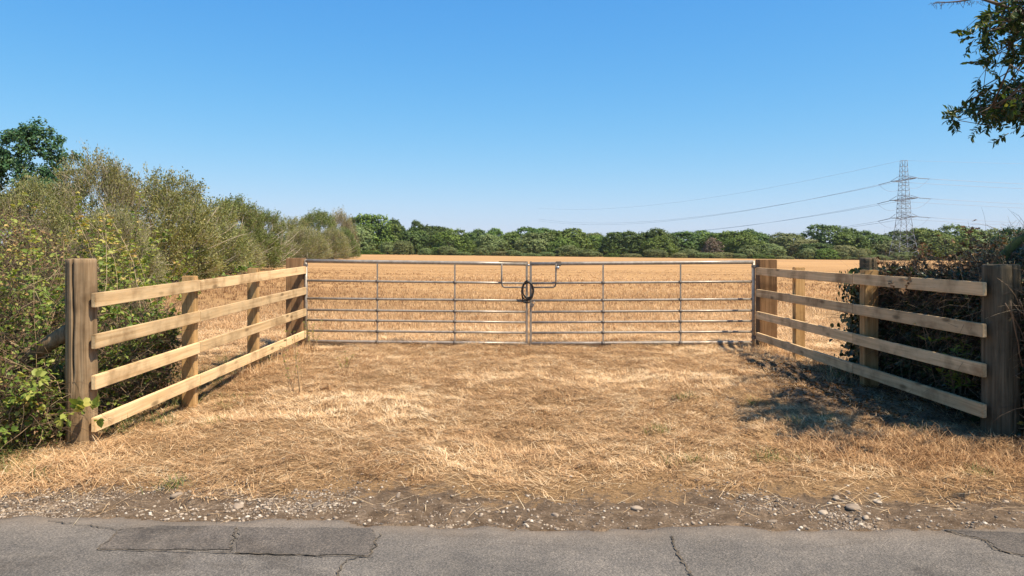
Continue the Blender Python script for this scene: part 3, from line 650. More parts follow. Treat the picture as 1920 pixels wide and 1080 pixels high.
far = [
 (668, 26, 414, 'olive', 0, 235, 'small olive tree half hidden behind the last grey hedge shrub'),
 (694, 38, 397, 'green', 0, 246, 'tallest tree of the far line, bright green and rounded, next to the hedge end'),
 (728, 26, 420, 'green', 1, 250, 'middling green tree right of the tallest tree of the far line'),
 (743, 14, 407, 'dark', 0, 275, 'slim dark tree poking up behind its neighbours, right of the tallest tree'),
 (768, 26, 424, 'dark', 1, 250, 'dark rounded tree below the slim pointed pair'),
 (782, 12, 412, 'dark', 2, 285, 'small airy crown on a tall stem rising above the tree line'),
 (806, 30, 420, 'dark', 0, 258, 'broad dark tree just left of the vivid green field-edge tree'),
 (849, 32, 431, 'green', 2, 240, 'vivid light green round tree standing forward at the field edge'),
 (838, 26, 428, 'olive', 1, 268, 'dull olive tree peeping over the vivid green round one'),
 (886, 26, 428, 'dark', 1, 256, 'dark tree to the right of the vivid green round one'),
 (918, 24, 434, 'olive', 0, 246, 'pale olive tree left of the gate meeting point'),
 (925, 20, 429, 'green', 1, 285, 'faint thin topped tree behind the pale olive one'),
 (952, 26, 433, 'green', 0, 254, 'plain green tree standing above the gate latch'),
 (996, 34, 425, 'dark', 2, 262, 'large dark tree rising behind the grey green field-edge tree'),
 (1006, 30, 437, 'olive', 1, 240, 'grey green open tree standing forward above the gate meeting point'),
 (1032, 26, 428, 'dark', 0, 268, 'flat topped dark tree right of the large dark one'),
 (1068, 40, 429, 'green', 1, 250, 'wide dense green tree right of centre'),
 (1052, 24, 446, 'green', 2, 238, 'short bright tree in front of the wide dense green tree'),
 (1112, 24, 438, 'olive', 1, 270, 'low pale tree in the dip of the tree line right of centre'),
 (1128, 26, 440, 'green', 0, 262, 'small green tree filling the dip in the tree line'),
 (1166, 32, 432, 'dark', 0, 246, 'dark domed tree right of the dip in the tree line'),
 (1198, 26, 437, 'olive', 0, 268, 'dull green tree between the two dark domed trees'),
 (1229, 34, 426, 'dark', 1, 250, 'highest dark domed tree of the middle stretch'),
 (1238, 26, 444, 'green', 2, 240, 'bright green tree in front of the highest dark dome'),
 (1282, 34, 434, 'dark', 2, 258, 'dark tree left of the bare brownish tree'),
 (1335, 17, 449, 'brown', 0, 236, 'bare brownish dying tree standing among green ones'),
 (1322, 32, 433, 'green', 1, 262, 'green tree rising behind the bare brownish one'),
 (1368, 36, 431, 'green', 0, 250, 'broad mid green tree right of the bare brownish one'),
 (1395, 30, 440, 'green', 2, 240, 'lighter green tree just above the right end of the gate'),
 (1420, 30, 427, 'dark', 1, 266, 'dark tree crest ending at the sky gap'),
 (1440, 24, 452, 'olive', 0, 238, 'low olive tree below the sky gap'),
 (1476, 30, 438, 'olive', 1, 256, 'brownish olive tree to the right of the sky gap'),
 (1510, 24, 448, 'pale', 0, 248, 'pale scrubby tree left of the big domed dark tree'),
 (1556, 42, 420, 'dark', 2, 262, 'biggest domed dark tree, between sky gap and pylon'),
 (1532, 28, 456, 'dark', 0, 240, 'short dark tree under the biggest dome'),
 (1592, 34, 436, 'green', 1, 256, 'green shoulder tree on the right of the biggest dome'),
 (1582, 18, 460, 'pale', 0, 236, 'small yellowish tree in front of the biggest dome'),
 (1640, 32, 430, 'dark', 1, 264, 'dark green tree immediately left of the pylon'),
 (1668, 30, 444, 'olive', 0, 258, 'soft olive tree behind the left leg of the pylon'),
 (1700, 34, 430, 'dark', 0, 268, 'dark tree directly behind the pylon'),
 (1742, 36, 424, 'green', 0, 256, 'bright green tree immediately right of the pylon'),
 (1790, 40, 422, 'green', 2, 262, 'broad bright tree above the reddish bramble top'),
 (1840, 36, 430, 'olive', 1, 258, 'soft green tree partly behind the dark right-hand tree'),
 (1900, 44, 432, 'green', 1, 262, 'green tree at the right edge mostly hidden by the dark tree'),
]
for a in far: tree(*a)
rg = random.Random(4)
gaps = [(x_, min(q[2]+abs(x_-q[0])*.35 for q in far if q[5] < 262)) for x_ in range(690, 1830, 34)]
for k_, (x_, t_) in enumerate(gaps):
    l_ = min(far, key=lambda q: abs(q[0]-x_)+(0 if q[5] < 262 else 30))[6].split(',')[0].split(' standing')[0]
    tree(x_+rg.uniform(-6, 6), rg.uniform(20, 30), max(t_, 428)+rg.uniform(4, 11), rg.choice(['dark', 'green', 'olive']), rg.choice([0, 1]), 290+rg.uniform(-8, 12), 'back row tree%s behind the %s' % (' just right' if any(l_ in z_.get('label', '') for z_ in sc.objects if z_.get('label', '').startswith('back row')) else '', ' '.join(l_.split()[:8])))
bx = 672
near_lab = lambda x: min(far, key=lambda q: abs(q[0]-x)+(0 if q[5] < 262 else 30))[6]
seen = {}
while bx < 1720:
    by = 14+(bx-660)*.0115+462; hh_ = rg.choice([rg.uniform(6, 12), rg.uniform(10, 30)]); lab = near_lab(bx)
    lab = lab.split(',')[0].split(' standing')[0]; lab = ' '.join(lab.split()[:9]); colr = rg.choice(['olive', 'pale', 'green', 'olive'])
    k = seen.get((lab, colr), 0); seen[(lab, colr)] = k+1
    tree(bx, rg.uniform(13, 24), by-hh_, colr, rg.choice([0, 1]) if colr in ('olive', 'green') else 0, 229+rg.uniform(-3, 3),
         '%slow %s bush below the %s' % (['', 'right-hand ', 'rightmost '][min(k, 2)], {'olive': 'dull', 'pale': 'yellowish', 'green': 'leafy'}[colr], lab), 'bush', 'low bushes under the far trees', 'low_bush')
    bx += rg.uniform(18, 46)

# ------------------------------------------------------------------ left hedge shrubs
def shrub_data(seed, ncl, per, leaf, R, H, twl, base_skirt=.15, twn=3, lobes=7):
    rg = np.random.default_rng(seed)
    lc = rg.uniform(-1, 1, (lobes, 3))*np.array([.55, .55, .0]); lc[:, 2] = rg.uniform(.25, .62, lobes)
    lc = np.concatenate([lc, [[0, 0, .45]], np.stack([.6*np.cos(np.arange(6)*1.05+seed), .6*np.sin(np.arange(6)*1.05+seed), np.full(6, .2)], 1)]); lr = np.append(rg.uniform(.32, .5, lobes), [.58]+[.36]*6); lobes += 6
    k = rg.integers(0, lobes+1, ncl); d = unit(rg.normal(size=(ncl, 3))); d[:, 2] = np.where(d[:, 2] < -.5, -d[:, 2], d[:, 2])
    c = lc[k]+d*lr[k][:, None]*np.array([1, 1, .9])*rg.uniform(.75, 1.05, (ncl, 1)); c[:, 2] = np.clip(c[:, 2], base_skirt*rg.random(ncl), 3)
    ins = np.zeros(ncl, bool)
    for j in range(lobes+1): ins |= (np.linalg.norm((c-lc[j])/np.array([1, 1, .9]), axis=1) < lr[j]*.72) & (k != j)
    c = c[~ins]; ncl = len(c); sc3 = np.array([R, R, H]); c = c*sc3
    out = unit(unit(c-np.array([0, 0, .15*H]))+rg.normal(size=(ncl, 3))*.35+np.array([0, 0, .35]))
    mb = MB(); n_ = ncl*per; ci = np.repeat(np.arange(ncl), per)
    al = rg.uniform(-1, 1.2, n_)*twl; pos = c[ci]+out[ci]*al[:, None]+rg.normal(size=(n_, 3))*twl*.28
    D = unit(out[ci]+rg.normal(size=(n_, 3))*.7); nr = perp(D, rg)
    ti = np.clip(rg.normal(.45, .2, n_)+rg.normal(0, .15, ncl)[ci], 0, 1)
    lf = leaves(pos, D, nr, rg.uniform(.7, 1.3, n_)*leaf, rg.uniform(.35, .6, n_)*leaf, ti)
    m_ = ncl*twn; cj = np.repeat(np.arange(ncl), twn)
    B = c[cj]-out[cj]*twl*1.2+rg.normal(size=(m_, 3))*twl*.35
    C = curves(B, out[cj]+rg.normal(size=(m_, 3))*.3, rg.uniform(1.3, 3.0, m_)*twl, 4, np.zeros(3), rg, .1, .13)
    rr = rg.uniform(.005, .010, m_)[:, None]*np.array([1, .8, .6, .3]); mb.add(*tubes(C, rr, rg.uniform(0.1, 1, m_), 3))
    # main stems
    q = 22; D = rg.normal(size=(q, 3))*np.array([1, 1, .3]); D[:, 2] = 1.1
    C = curves(rg.normal(size=(q, 3))*np.array([.3, .3, 0]), D, rg.uniform(.6, .95, q)*H, 7, np.zeros(3), rg, 0, .12)
    mb.add(*tubes(C, np.linspace(.05, .012, 7)[None].repeat(q, 0), .3, 5))
    return lf, mb
SH = {}
def shrub_proto(key, seed, mat, **kw):
    lf, mb = shrub_data(seed, **kw); fo = mk('foliage', lf[0], lf[1], M[mat], tint=lf[2]); st_ = mb.build('stems', M['twig']); SH[key] = (fo, st_)
shrub_proto('willow', 21, 'willow', ncl=1700, per=30, leaf=.10, R=3.0, H=5.0, twl=.34, twn=4)
shrub_proto('willow_b', 22, 'willow', ncl=1700, per=30, leaf=.11, R=3.0, H=5.0, twl=.28, twn=2)
shrub_proto('haw', 23, 'hawthorn', ncl=1600, per=32, leaf=.13, R=3.0, H=5.0, twl=.32, twn=3)
shrub_proto('grey', 24, 'willow', ncl=650, per=20, leaf=.13, R=3.0, H=5.0, twl=.45, twn=9)
def shrub(key, px, top, Y, half, label, rz=0, name='hedge_shrub'):
    X = (px-CX)/F*Y; zg = float(g(np.array([X]), np.array([Y]))[0]); zt = CH-(top-HY)/F*Y
    root = empty(name, (X, Y, zg-.05), label, 'shrub', 'shrubs of the left field hedge')
    s = half*1.18/F*Y/3.0; sz = (zt-zg)/5.1
    for src in SH[key]:
        if src.name in used: o = src.copy(); link(o)
        else: o = src; used[src.name] = 1
        o.parent = root; o.scale = (s, s, sz); o.rotation_euler = (0, 0, rz)
for a in [
 ('willow', 165, 270, 24, 88, 'tall grey brown twiggy shrub in front of the lone oak', .3),
 ('willow_b', 55, 322, 20, 85, 'grey brown shrub at the left edge below the lone oak', 2.0),
 ('willow_b', 290, 312, 30, 108, 'rounded grey green shrub with feathery top, second crest of the hedge', 1.0),
 ('willow_b', 368, 350, 36, 92, 'grey green shrub on the slope between second crest and green crest', 4.0),
 ('willow', 225, 375, 19.5, 75, 'lower front shrub under the tall grey brown one', 5.0),
 ('willow_b', 338, 410, 30.5, 62, 'lower front shrub below the feathery second crest', 3.0),
 ('haw', 446, 374, 47, 70, 'fresh green shrub forming the last crest of the near hedge', 1.0),
 ('willow', 405, 402, 40, 74, 'dry brownish shrub just above the fence rails, near the dead branches', 2.2),
 ('haw', 486, 396, 56, 52, 'green shrub behind the bare dead branches', 2.0),
 ('willow_b', 540, 404, 92, 48, 'olive shrub above the left gate post', .5),
 ('haw', 590, 396, 105, 42, 'dark olive shrub behind the brown round one', 3.3),
 ('willow', 574, 420, 88, 42, 'brown olive round shrub standing nearest the left gate post', 2.9),
 ('willow', 618, 424, 100, 34, 'brown round shrub in the middle of the far hedge group', 1.6),
 ('grey', 636, 390, 118, 32, 'bare grey twiggy shrub top at the end of the hedge', 0),
 ('haw', 648, 428, 112, 24, 'last olive shrub where the hedge meets the open field', 5.0)]: shrub(*a)
# the oak behind
V, f, t = crown_data(77, 2600, 24, .05, lobes=17, spread=.085)
OK = empty('oak_tree', (P(66, 0, 42).x, 42, -.2), 'dark green oak rising over the hedge at the left edge', 'tree')
o = mk('crown', V, f, M['oak'], OK, tint=t); o.scale = (3.0, 3.0, 3.1); o.location = (0, 0, 2.6)
o = trunk_data(78, 1.0, .06, 7).build('trunk', M['bark'], OK); o.scale = (2.4, 2.4, 4.4)
# dead branches at the hedge foot
rg2 = np.random.default_rng(31); q = 60
c0 = P(486, 492, 52); DB = empty('dead_branch', c0, 'bleached dead branches sprawling out of the hedge foot', 'branches')
D = rg2.normal(size=(q, 3))*np.array([.6, .5, .35])+np.array([.55, -.3, .75]); C = curves(rg2.normal(size=(q, 3))*np.array([.8, .6, .25]), D, rg2.uniform(1.2, 3.2, q), 7, np.zeros(3), rg2, .25, .16)
m1 = MB().add(*tubes(C, np.linspace(.024, .006, 7)[None].repeat(q, 0), rg2.uniform(.7, 1, q), 4)); m1.build('branches', M['twig'], DB)

# ------------------------------------------------------------------ near brambles, left
def bramble(root, seed, basef, ncane, Lr, lean, leaf, per, mat='bramble', dead=.2, canecol=(.2, .9), upz=1.0, thick=.0045, grav=1.3, inside=None, nleaf_in=0, box=None, ntw=0, tintf=None):
    rg = np.random.default_rng(seed); org = np.array(root.location)
    B = basef(rg, ncane); D = rg.normal(size=(ncane, 3))*np.array([.5, .5, .2])+np.array([lean[0], lean[1], upz])
    L = rg.uniform(Lr[0], Lr[1], ncane); K = 12
    C = curves(B, D, L, K, np.zeros(3), rg, grav, .10)
    if inside is not None:
        for k in range(K): C[:, k] = inside(C[:, k])
    C[:, :, 2] = np.maximum(C[:, :, 2], .02)
    mb = MB(); mb.add(*tubes(C-org, (thick*rg.uniform(.6, 1.3, ncane))[:, None]*np.linspace(1.1, .4, K), rg.uniform(*canecol, ncane), 5))
    mb.build('canes', M['cane'], root, True)
    n_ = ncane*per; ci = np.repeat(np.arange(ncane), per); tt = rg.uniform(.25, 1, n_)*(K-1.001); i0 = tt.astype(int); fr = (tt-i0)[:, None]
    p = C[ci, i0]*(1-fr)+C[ci, i0+1]*fr; dr = unit(C[ci, i0+1]-C[ci, i0])
    out = unit(perp(dr, rg)+np.array([0, -.2, .35])); pet = rg.uniform(.3, 1.2, (n_, 1))*leaf; base = p+out*pet
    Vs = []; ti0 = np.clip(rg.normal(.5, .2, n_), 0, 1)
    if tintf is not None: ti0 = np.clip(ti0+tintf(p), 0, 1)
    lm = MB()
    for da in (0, 1, -1):
        sd = unit(np.cross(out, np.array([0, 0, 1.0])+rg.normal(size=(n_, 3))*.3)); D3 = unit(out*(1 if da == 0 else .35)+sd*da+np.array([0, 0, -.15]))
        nr = unit(np.cross(D3, sd if da == 0 else out)+rg.normal(size=(n_, 3))*.35); nr = nr*np.sign(nr[:, 2:3]+.3)
        s = leaf*rg.uniform(.7, 1.25, n_)*(1 if da == 0 else .85)
        lm.add(*leaves6(base, D3, nr, s, s*.72, ti0))
    if nleaf_in:
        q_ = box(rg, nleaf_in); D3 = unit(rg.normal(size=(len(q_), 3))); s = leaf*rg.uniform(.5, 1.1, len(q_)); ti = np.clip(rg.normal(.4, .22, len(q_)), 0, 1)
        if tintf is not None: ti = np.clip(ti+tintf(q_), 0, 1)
        lm.add(*leaves6(q_, D3, unit(rg.normal(size=(len(q_), 3))*.8+np.array([.4, -.3, .8])), s, s*.75, ti))
    lm.V = [v-org for v in lm.V]; lm.build('leaves', M[mat], root)
    if ntw:
        q_ = box(rg, ntw); D3 = unit(rg.normal(size=(len(q_), 3))+np.array([0, 0, .4])); C2 = curves(q_, D3, rg.uniform(.12, .45, len(q_)), 5, np.zeros(3), rg, .5, .22)
        tw = MB().add(*tubes(C2-org, np.linspace(1, .4, 5)[None]*rg.uniform(.0012, .0032, (len(q_), 1)), rg.uniform(0, 1, len(q_))**2.6*.9, 3)); tw.build('dead_twigs', M['cane'], root)
        nd = int(ntw*dead*4); q_ = box(rg, nd); s = rg.uniform(.015, .035, nd); dl = leaves(q_, unit(rg.normal(size=(nd, 3))), unit(rg.normal(size=(nd, 3))), s, s*.7, rg.random(nd))
        mk('dead_leaves', dl[0]-org, dl[1], M['deadleaf'], root, tint=dl[2])
# shape of the left mass: right limit and height limit as the photo shows
def lim_r(y): return np.where(y < 7.2, -3.22-.0*y, -3.2-.50*(y-7.2)*1.5)
def top_l(x, y):
    d = np.clip(lim_r(y)-x, 0, 4); return .55+1.12*smooth(0, 1.5, d)+.32*(vnoise(x, y, .8, 4)-.5)+.18*smooth(6, 9, y)
def in_left(p):
    p = p.copy(); lim = lim_r(p[:, 1]); over = p[:, 0] > lim-.0; p[:, 0] = np.where(over, lim-(p[:, 0]-lim)*.2, p[:, 0]); return p
def box_left(rg, n):
    y = rg.uniform(5.05, 10.5, n*2); x = lim_r(y)-rg.exponential(.9, n*2)*1.0; z = top_l(x, y)*(rg.random(n*2)**.62)
    front = smooth(5.0, 5.6, y+.3*vnoise(x, z, .3, 8)); ok = (x > -8.0) & (rg.random(n*2) < .25+.75*front); q = np.stack([x, y, z], 1)[ok][:n]; return q
def base_left(rg, n):
    y = rg.uniform(5.2, 9.6, n); x = lim_r(y)-.15-rg.exponential(1.0, n); return np.stack([x, y, np.zeros(n)], 1)
BL = empty('bramble_thicket', (-3.9, 6.4, 0), 'tangled yellow green bramble thicket behind the sunlit fence and its round post', 'brambles')
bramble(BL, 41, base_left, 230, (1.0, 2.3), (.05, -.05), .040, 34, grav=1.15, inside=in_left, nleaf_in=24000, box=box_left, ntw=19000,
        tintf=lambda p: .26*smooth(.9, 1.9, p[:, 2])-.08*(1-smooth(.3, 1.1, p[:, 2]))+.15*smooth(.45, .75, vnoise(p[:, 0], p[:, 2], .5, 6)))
# climbing shoots against the grey shrubs
def base_cl(rg, n): y = rg.uniform(8.2, 9.4, n); x = -.50*y+rg.uniform(-.6, .35, n); return np.stack([x, y, np.full(n, .3)], 1)
BC = empty('climbing_briar', (-4.5, 8.8, 0), 'tall leafy briar shoots standing up above the thicket, left of the second fence post', 'briar')
bramble(BC, 43, base_cl, 26, (1.2, 2.0), (.05, 0), .042, 60, grav=.55, canecol=(.2, .6), thick=.007)
# big leaves of the weed in front of the round post's left side
def base_w(rg, n): return np.stack([rg.uniform(-4.3, -3.62, n), rg.uniform(4.9, 5.3, n), np.full(n, .0)], 1)
BW = empty('nettle_clump', (-3.6, 5.1, 0), 'big leaved green weeds in front of the brace, at the left edge', 'weeds')
bramble(BW, 44, base_w, 24, (.6, 1.25), (-.2, -.05), .068, 26, grav=.9, canecol=(.3, .8), thick=.004, tintf=lambda p: np.full(len(p), .10))

# ------------------------------------------------------------------ right hedge with ivy
def top_r(x, y): return 1.04+.40*smooth(0, 1.2, x-3.9-.25*(y-7))+.50*(vnoise(x, y, .40, 14)-.45)-.25*smooth(7.6, 8.3, y)
def box_right(rg, n):
    y = rg.uniform(5.3, 8.25, n*2); x = 3.78+rg.exponential(.7, n*2); x = np.where(y < 7.6, x, x+.0); z = top_r(x, y)*(rg.random(n*2)**.55)
    q = np.stack([x, y, z], 1); ok = (x < 7) & (x > 3.78+.25*smooth(.8, 0.2, z)*0); return q[ok][:n]
def base_right(rg, n): y = rg.uniform(5.6, 8.1, n); x = 3.85+rg.exponential(.7, n); return np.stack([x, y, np.zeros(n)], 1)
def in_right(p):
    p = p.copy(); p[:, 0] = np.where(p[:, 0] < 3.76, 3.76+(3.76-p[:, 0])*.3, p[:, 0]); return p
BR = empty('ivy_hedge', (4.4, 6.9, 0), 'dark ivy and bramble hedge in shade behind the right fence', 'hedge')
bramble(BR, 51, base_right, 170, (.9, 1.6), (-.1, -.05), .045, 26, mat='ivy', grav=1.25, inside=in_right, nleaf_in=42000, box=box_right, ntw=15000, canecol=(.0, .7), dead=.10,
        tintf=lambda p: .10*smooth(1.1, 1.5, p[:, 2]))
# reddish dry bramble top
def base_rt(rg, n): return np.stack([rg.uniform(4.0, 5.2, n), rg.uniform(6.2, 8.0, n), np.full(n, .86)], 1)
BT = empty('dry_bramble', (4.5, 7.5, .9), 'reddish brown dried bramble top tangled over the shaded hedge', 'brambles')
bramble(BT, 52, base_rt, 170, (.4, .88), (0, 0), .040, 22, mat='deadleaf', grav=1.3, canecol=(.2, .8), thick=.003)
# ivy wrapping the old post
def ivy_on(root, cx, cy, r, z0, z1, n, seed, leaf=.05, th=(0, 6.28), hang=.05):
    rg = np.random.default_rng(seed); a = rg.uniform(*th, n); z = z0+(z1-z0)*rg.random(n); rr = r+np.abs(rg.normal(0, hang, n))+.01
    C = np.stack([cx+rr*np.cos(a), cy+rr*np.sin(a), z], 1); o_ = np.stack([np.cos(a), np.sin(a), np.zeros(n)], 1)
    D = unit(np.array([0, 0, -1.0])+rg.normal(size=(n, 3))*.5+o_*.3); nr = unit(o_+rg.normal(size=(n, 3))*.4+np.array([0, 0, .4])); s = leaf*rg.uniform(.6, 1.2, n)
    V, f, t = leaves6(C, D, nr, s, s*.85, np.clip(rg.normal(.5, .25, n), 0, 1)); mk('leaves', V-np.array(root.location), f, M['ivy'], root, tint=t)
    q = 14; a = rg.uniform(*th, q); B = np.stack([cx+(r+.01)*np.cos(a), cy+(r+.01)*np.sin(a), np.full(q, z0)], 1)
    C = curves(B, np.array([[0, 0, 1.0]])+rg.normal(size=(q, 3))*.1, np.full(q, z1-z0), 10, np.zeros(3), rg, 0, .08)
    MB().add(*tubes(C-np.array(root.location), np.full((q, 10), .005), rg.uniform(.1, .5, q), 5)).build('vines', M['cane'], root)
IV = empty('ivy_plant', (3.83, 8.02, 0), 'ivy climbing the short old post behind the right fence', 'ivy')
ivy_on(IV, 3.83, 8.02, .10, .0, 1.22, 1900, 61, .055, hang=.09)
IW = empty('ivy_plant', (3.86, 5.62, 0), 'dark ivy trails hanging down the right side of the nearest round post', 'ivy')
ivy_on(IW, 3.83, 5.63, .06, .35, 1.1, 420, 62, .07, th=(-1.6, 1.2), hang=.05)
# pointed weed in the hedge gap
WD = empty('pointed_weed', (3.72, 5.95, .3), 'pale pointed leaved weed poking between the rails beside the nearest right post', 'weed')
rgw = np.random.default_rng(71); q = 14; C = curves(np.stack([rgw.uniform(3.66, 3.84, q), rgw.uniform(6.1, 6.5, q), np.full(q, .1)], 1), np.array([[0, 0, 1.0]])+rgw.normal(size=(q, 3))*.15, rgw.uniform(.4, .72, q), 6, np.zeros(3), rgw, .2, .05)
MB().add(*tubes(C-np.array(WD.location), np.full((q, 6), .003), .5, 4)).build('stems', M['cane'], WD)
ci = np.repeat(np.arange(q), 12); kk = rgw.integers(2, 6, len(ci)); o_ = unit(rgw.normal(size=(len(ci), 3))*np.array([1, 1, .3])+np.array([0, 0, .3]))
V, f, t = leaves6(C[ci, kk], o_, unit(rgw.normal(size=(len(ci), 3))*.3+np.array([0, 0, 1.0])), np.full(len(ci), .085), np.full(len(ci), .028), np.full(len(ci), .95)); mk('leaves', V-np.array(WD.location), f, M['bramble'], WD, tint=t*.62)

# ------------------------------------------------------------------ right hand trees
# overhanging ash, trunk outside the frame
AT = empty('ash_tree', (6.6, 6.6, 0), 'dark leafy branches of an ash tree hanging into the top right corner', 'tree')
ao = np.array(AT.location)
def poly(pts, r0, r1, sides=8, k=None):
    pts = np.array([list(p) for p in pts]); rr = np.linspace(r0, r1, len(pts)); return tubes((pts-ao)[None], rr[None], .35, sides)
tm = MB(); tm.add(*poly([(6.6, 6.6, -.2), (6.55, 6.55, 1.2), (6.4, 6.4, 2.6), (6.2, 6.2, 4.2), (6.1, 6.0, 5.6)], .2, .09, 14)); tm.build('trunk', M['bark'], AT, True)
limb = MB()
Lb = {'a': [(6.3, 6.3, 3.5), tuple(P(2060, 60, 5.6)), tuple(P(1915, 25, 5.4)), tuple(P(1872, 8, 5.3)), tuple(P(1836, -4, 5.3)), tuple(P(1795, 3, 5.3)), tuple(P(1750, 6, 5.3))],
      'b': [(6.45, 6.45, 2.3), tuple(P(2080, 170, 5.7)), tuple(P(1975, 205, 5.4)), tuple(P(1905, 215, 5.3)), tuple(P(1860, 200, 5.2)), tuple(P(1830, 215, 5.2))],
      'c': [(6.3, 6.3, 3.2), tuple(P(2050, 110, 5.9)), tuple(P(1960, 60, 5.6)), tuple(P(1900, 45, 5.5)), tuple(P(1850, 60, 5.4))]}
for k, pts in Lb.items(): limb.add(*poly(pts, .022, .0022))
rga = np.random.default_rng(81)
def cl(px, py, Y, sx, sy, n):
    c = np.array(P(px, py, Y)); return c+rga.normal(size=(n, 3))*np.array([sx/F*Y, .35, sy/F*Y])
TW = np.concatenate([cl(1900, 22, 5.4, 15, 16, 48), cl(1955, 40, 5.5, 22, 24, 100), cl(1928, 185, 5.3, 15, 15, 66), cl(1880, 205, 5.2, 15, 6, 15), cl(1965, 180, 5.4, 22, 24, 90), cl(1925, 105, 5.4, 6, 14, 8), cl(1925, 130, 5.4, 9, 20, 8), cl(1905, 160, 5.3, 12, 10, 6)])
up = rga.normal(size=(1300, 3))*np.array([.7, .75, .8])+np.array([6.25, 5.3, 4.2]); up = up[(up[:, 2] > 2.5)]
up = up[((up[:, 0]/up[:, 1])*F+CX > 1900) | (CH+0*up[:, 0] > 99)]
TW = np.concatenate([TW, up])
nT = len(TW); D = rga.normal(size=(nT, 3))*np.array([.8, .6, .5])+np.array([-.35, 0, -.2]); C = curves(TW, D, rga.uniform(.08, .21, nT), 6, np.zeros(3), rga, .3, .12)
limb.add(*tubes(C-ao, np.linspace(.0035, .0015, 6)[None].repeat(nT, 0), .3, 4))
# every twig grows from the nearest limb through a bent side branch
Lx = [[(6.1, 6.0, 5.4), (6.0, 5.6, 4.9), (5.9, 5.2, 4.6), (5.8, 4.7, 4.4)], [(6.4, 6.4, 3.0), (6.2, 5.7, 3.6), (6.2, 5.0, 3.9), (6.3, 4.4, 4.0)], [(6.4, 6.4, 3.8), (6.9, 5.9, 4.5), (7.2, 5.4, 4.9)], [(6.2, 6.2, 4.6), (5.7, 6.3, 5.1), (5.2, 6.4, 5.2)]]
for pts in Lx: limb.add(*poly(pts, .045, .012))
nodes = []
for pts in list(Lb.values())+Lx:
    pa = np.array([list(p_) for p_ in pts]); q_ = np.linspace(0, len(pa)-1.001, 26); k_2 = q_.astype(int); nodes.append(pa[k_2]*(1-(q_-k_2))[:, None]+pa[k_2+1]*(q_-k_2)[:, None])
nodes = np.concatenate(nodes); dd_ = np.linalg.norm(TW[:, None]-nodes[None], axis=2); near_ = nodes[dd_.argmin(1)]; dmin = dd_.min(1)
sel = np.where((dmin > .05) & (rga.random(nT) < .8))[0]; a_, b_ = near_[sel], TW[sel]; ln_ = np.linalg.norm(b_-a_, axis=1)[:, None]
m1_ = a_*.66+b_*.34+rga.normal(size=a_.shape)*.10*ln_+np.array([0, 0, .10])*ln_; m2_ = a_*.33+b_*.67+rga.normal(size=a_.shape)*.08*ln_+np.array([0, 0, .08])*ln_
limb.add(*tubes(np.stack([a_, m1_, m2_, b_], 1)-ao, np.array([[1.0, .75, .5, .35]])*(.003+.006*np.clip(ln_, 0, 1)), .3, 4))
q_ = 46; pb = np.array([list(P(1745+2.2*i_, 5-3*math.sin(i_*.05), 5.3)) for i_ in range(q_)]); Cb = curves(pb, rga.normal(size=(q_, 3))*np.array([.5, .4, .4])+np.array([0, 0, -.7]), rga.uniform(.02, .07, q_), 4, np.zeros(3), rga, .1, .2)
limb.add(*tubes(Cb-ao, np.full((q_, 4), .0013), .3, 3)); limb.build('branches', M['bark'], AT, True)
per = 15; ci = np.repeat(np.arange(nT), per); tt = np.tile(np.linspace(.6, 4.95, per), nT); i0 = tt.astype(int); fr = (tt-i0)[:, None]
p = C[ci, i0]*(1-fr)+C[ci, i0+1]*fr; dr = unit(C[ci, i0+1]-C[ci, i0]); sd = unit(np.cross(dr, rga.normal(size=(nT, 3))[ci]))*np.where(np.arange(nT*per) % 2 == 0, 1, -1)[:, None]
s = rga.uniform(.038, .064, nT*per); V, f, t = leaves6(p, unit(sd+dr*.7+rga.normal(size=p.shape)*.25), unit(rga.normal(size=p.shape)*.6+np.array([0, 0, .8])), s, s*.40, np.clip(rga.normal(.45, .25, nT*per), 0, 1))
mk('leaves', V-ao, f, M['ash'], AT, tint=t)
# dark tree beyond the hedge, right edge
V, f, t = crown_data(91, 1400, 30, .045, lobes=12, spread=.10)
DT = empty('dark_tree', (P(1905, 0, 26).x, 26, -.3), 'dark blue green tree behind the hedge at the right edge', 'tree')
o = mk('crown', V, f, M['oak'], DT, tint=t*.6); s_ = 68/F*26; o.scale = (s_, s_, (CH-(416-HY)/F*26+.3)/2.02)
o = trunk_data(92, 1.2, .05, 6).build('trunk', M['bark'], DT); o.scale = (s_, s_, 1.2)
# leaning mossy limb behind the near right post
LM = empty('leaning_limb', P(1868, 500, 6.4), 'mossy green limb leaning out over the nearest right post', 'limb')
m, n, bs, L = newmat('mossy_bark'); r = ramp(n, [(.35, (.045, .05, .015)), (.6, (.11, .13, .03)), (.8, (.16, .15, .07))]); L(noise(n, 14, 5, .7, mapping(n, (1, 1, 1))).outputs[0], r.inputs[0]); L(r.outputs[0], bs.inputs['Base Color']); bs.inputs['Roughness'].default_value = .9
pts = [Vector(P(a_, b_, y_))-LM.location for a_, b_, y_ in ((1840, 620, 6.4), (1858, 530, 6.4), (1872, 492, 6.4), (1890, 470, 6.35), (1912, 450, 6.3), (1945, 430, 6.3), (2010, 400, 6.4))]
V, f_, t_ = tubes(np.array([[list(p) for p in pts]]), np.array([[.05, .045, .040, .036, .032, .028, .02]]), .5, 12); mk('limb', V, f_, m, LM, smooth=True)

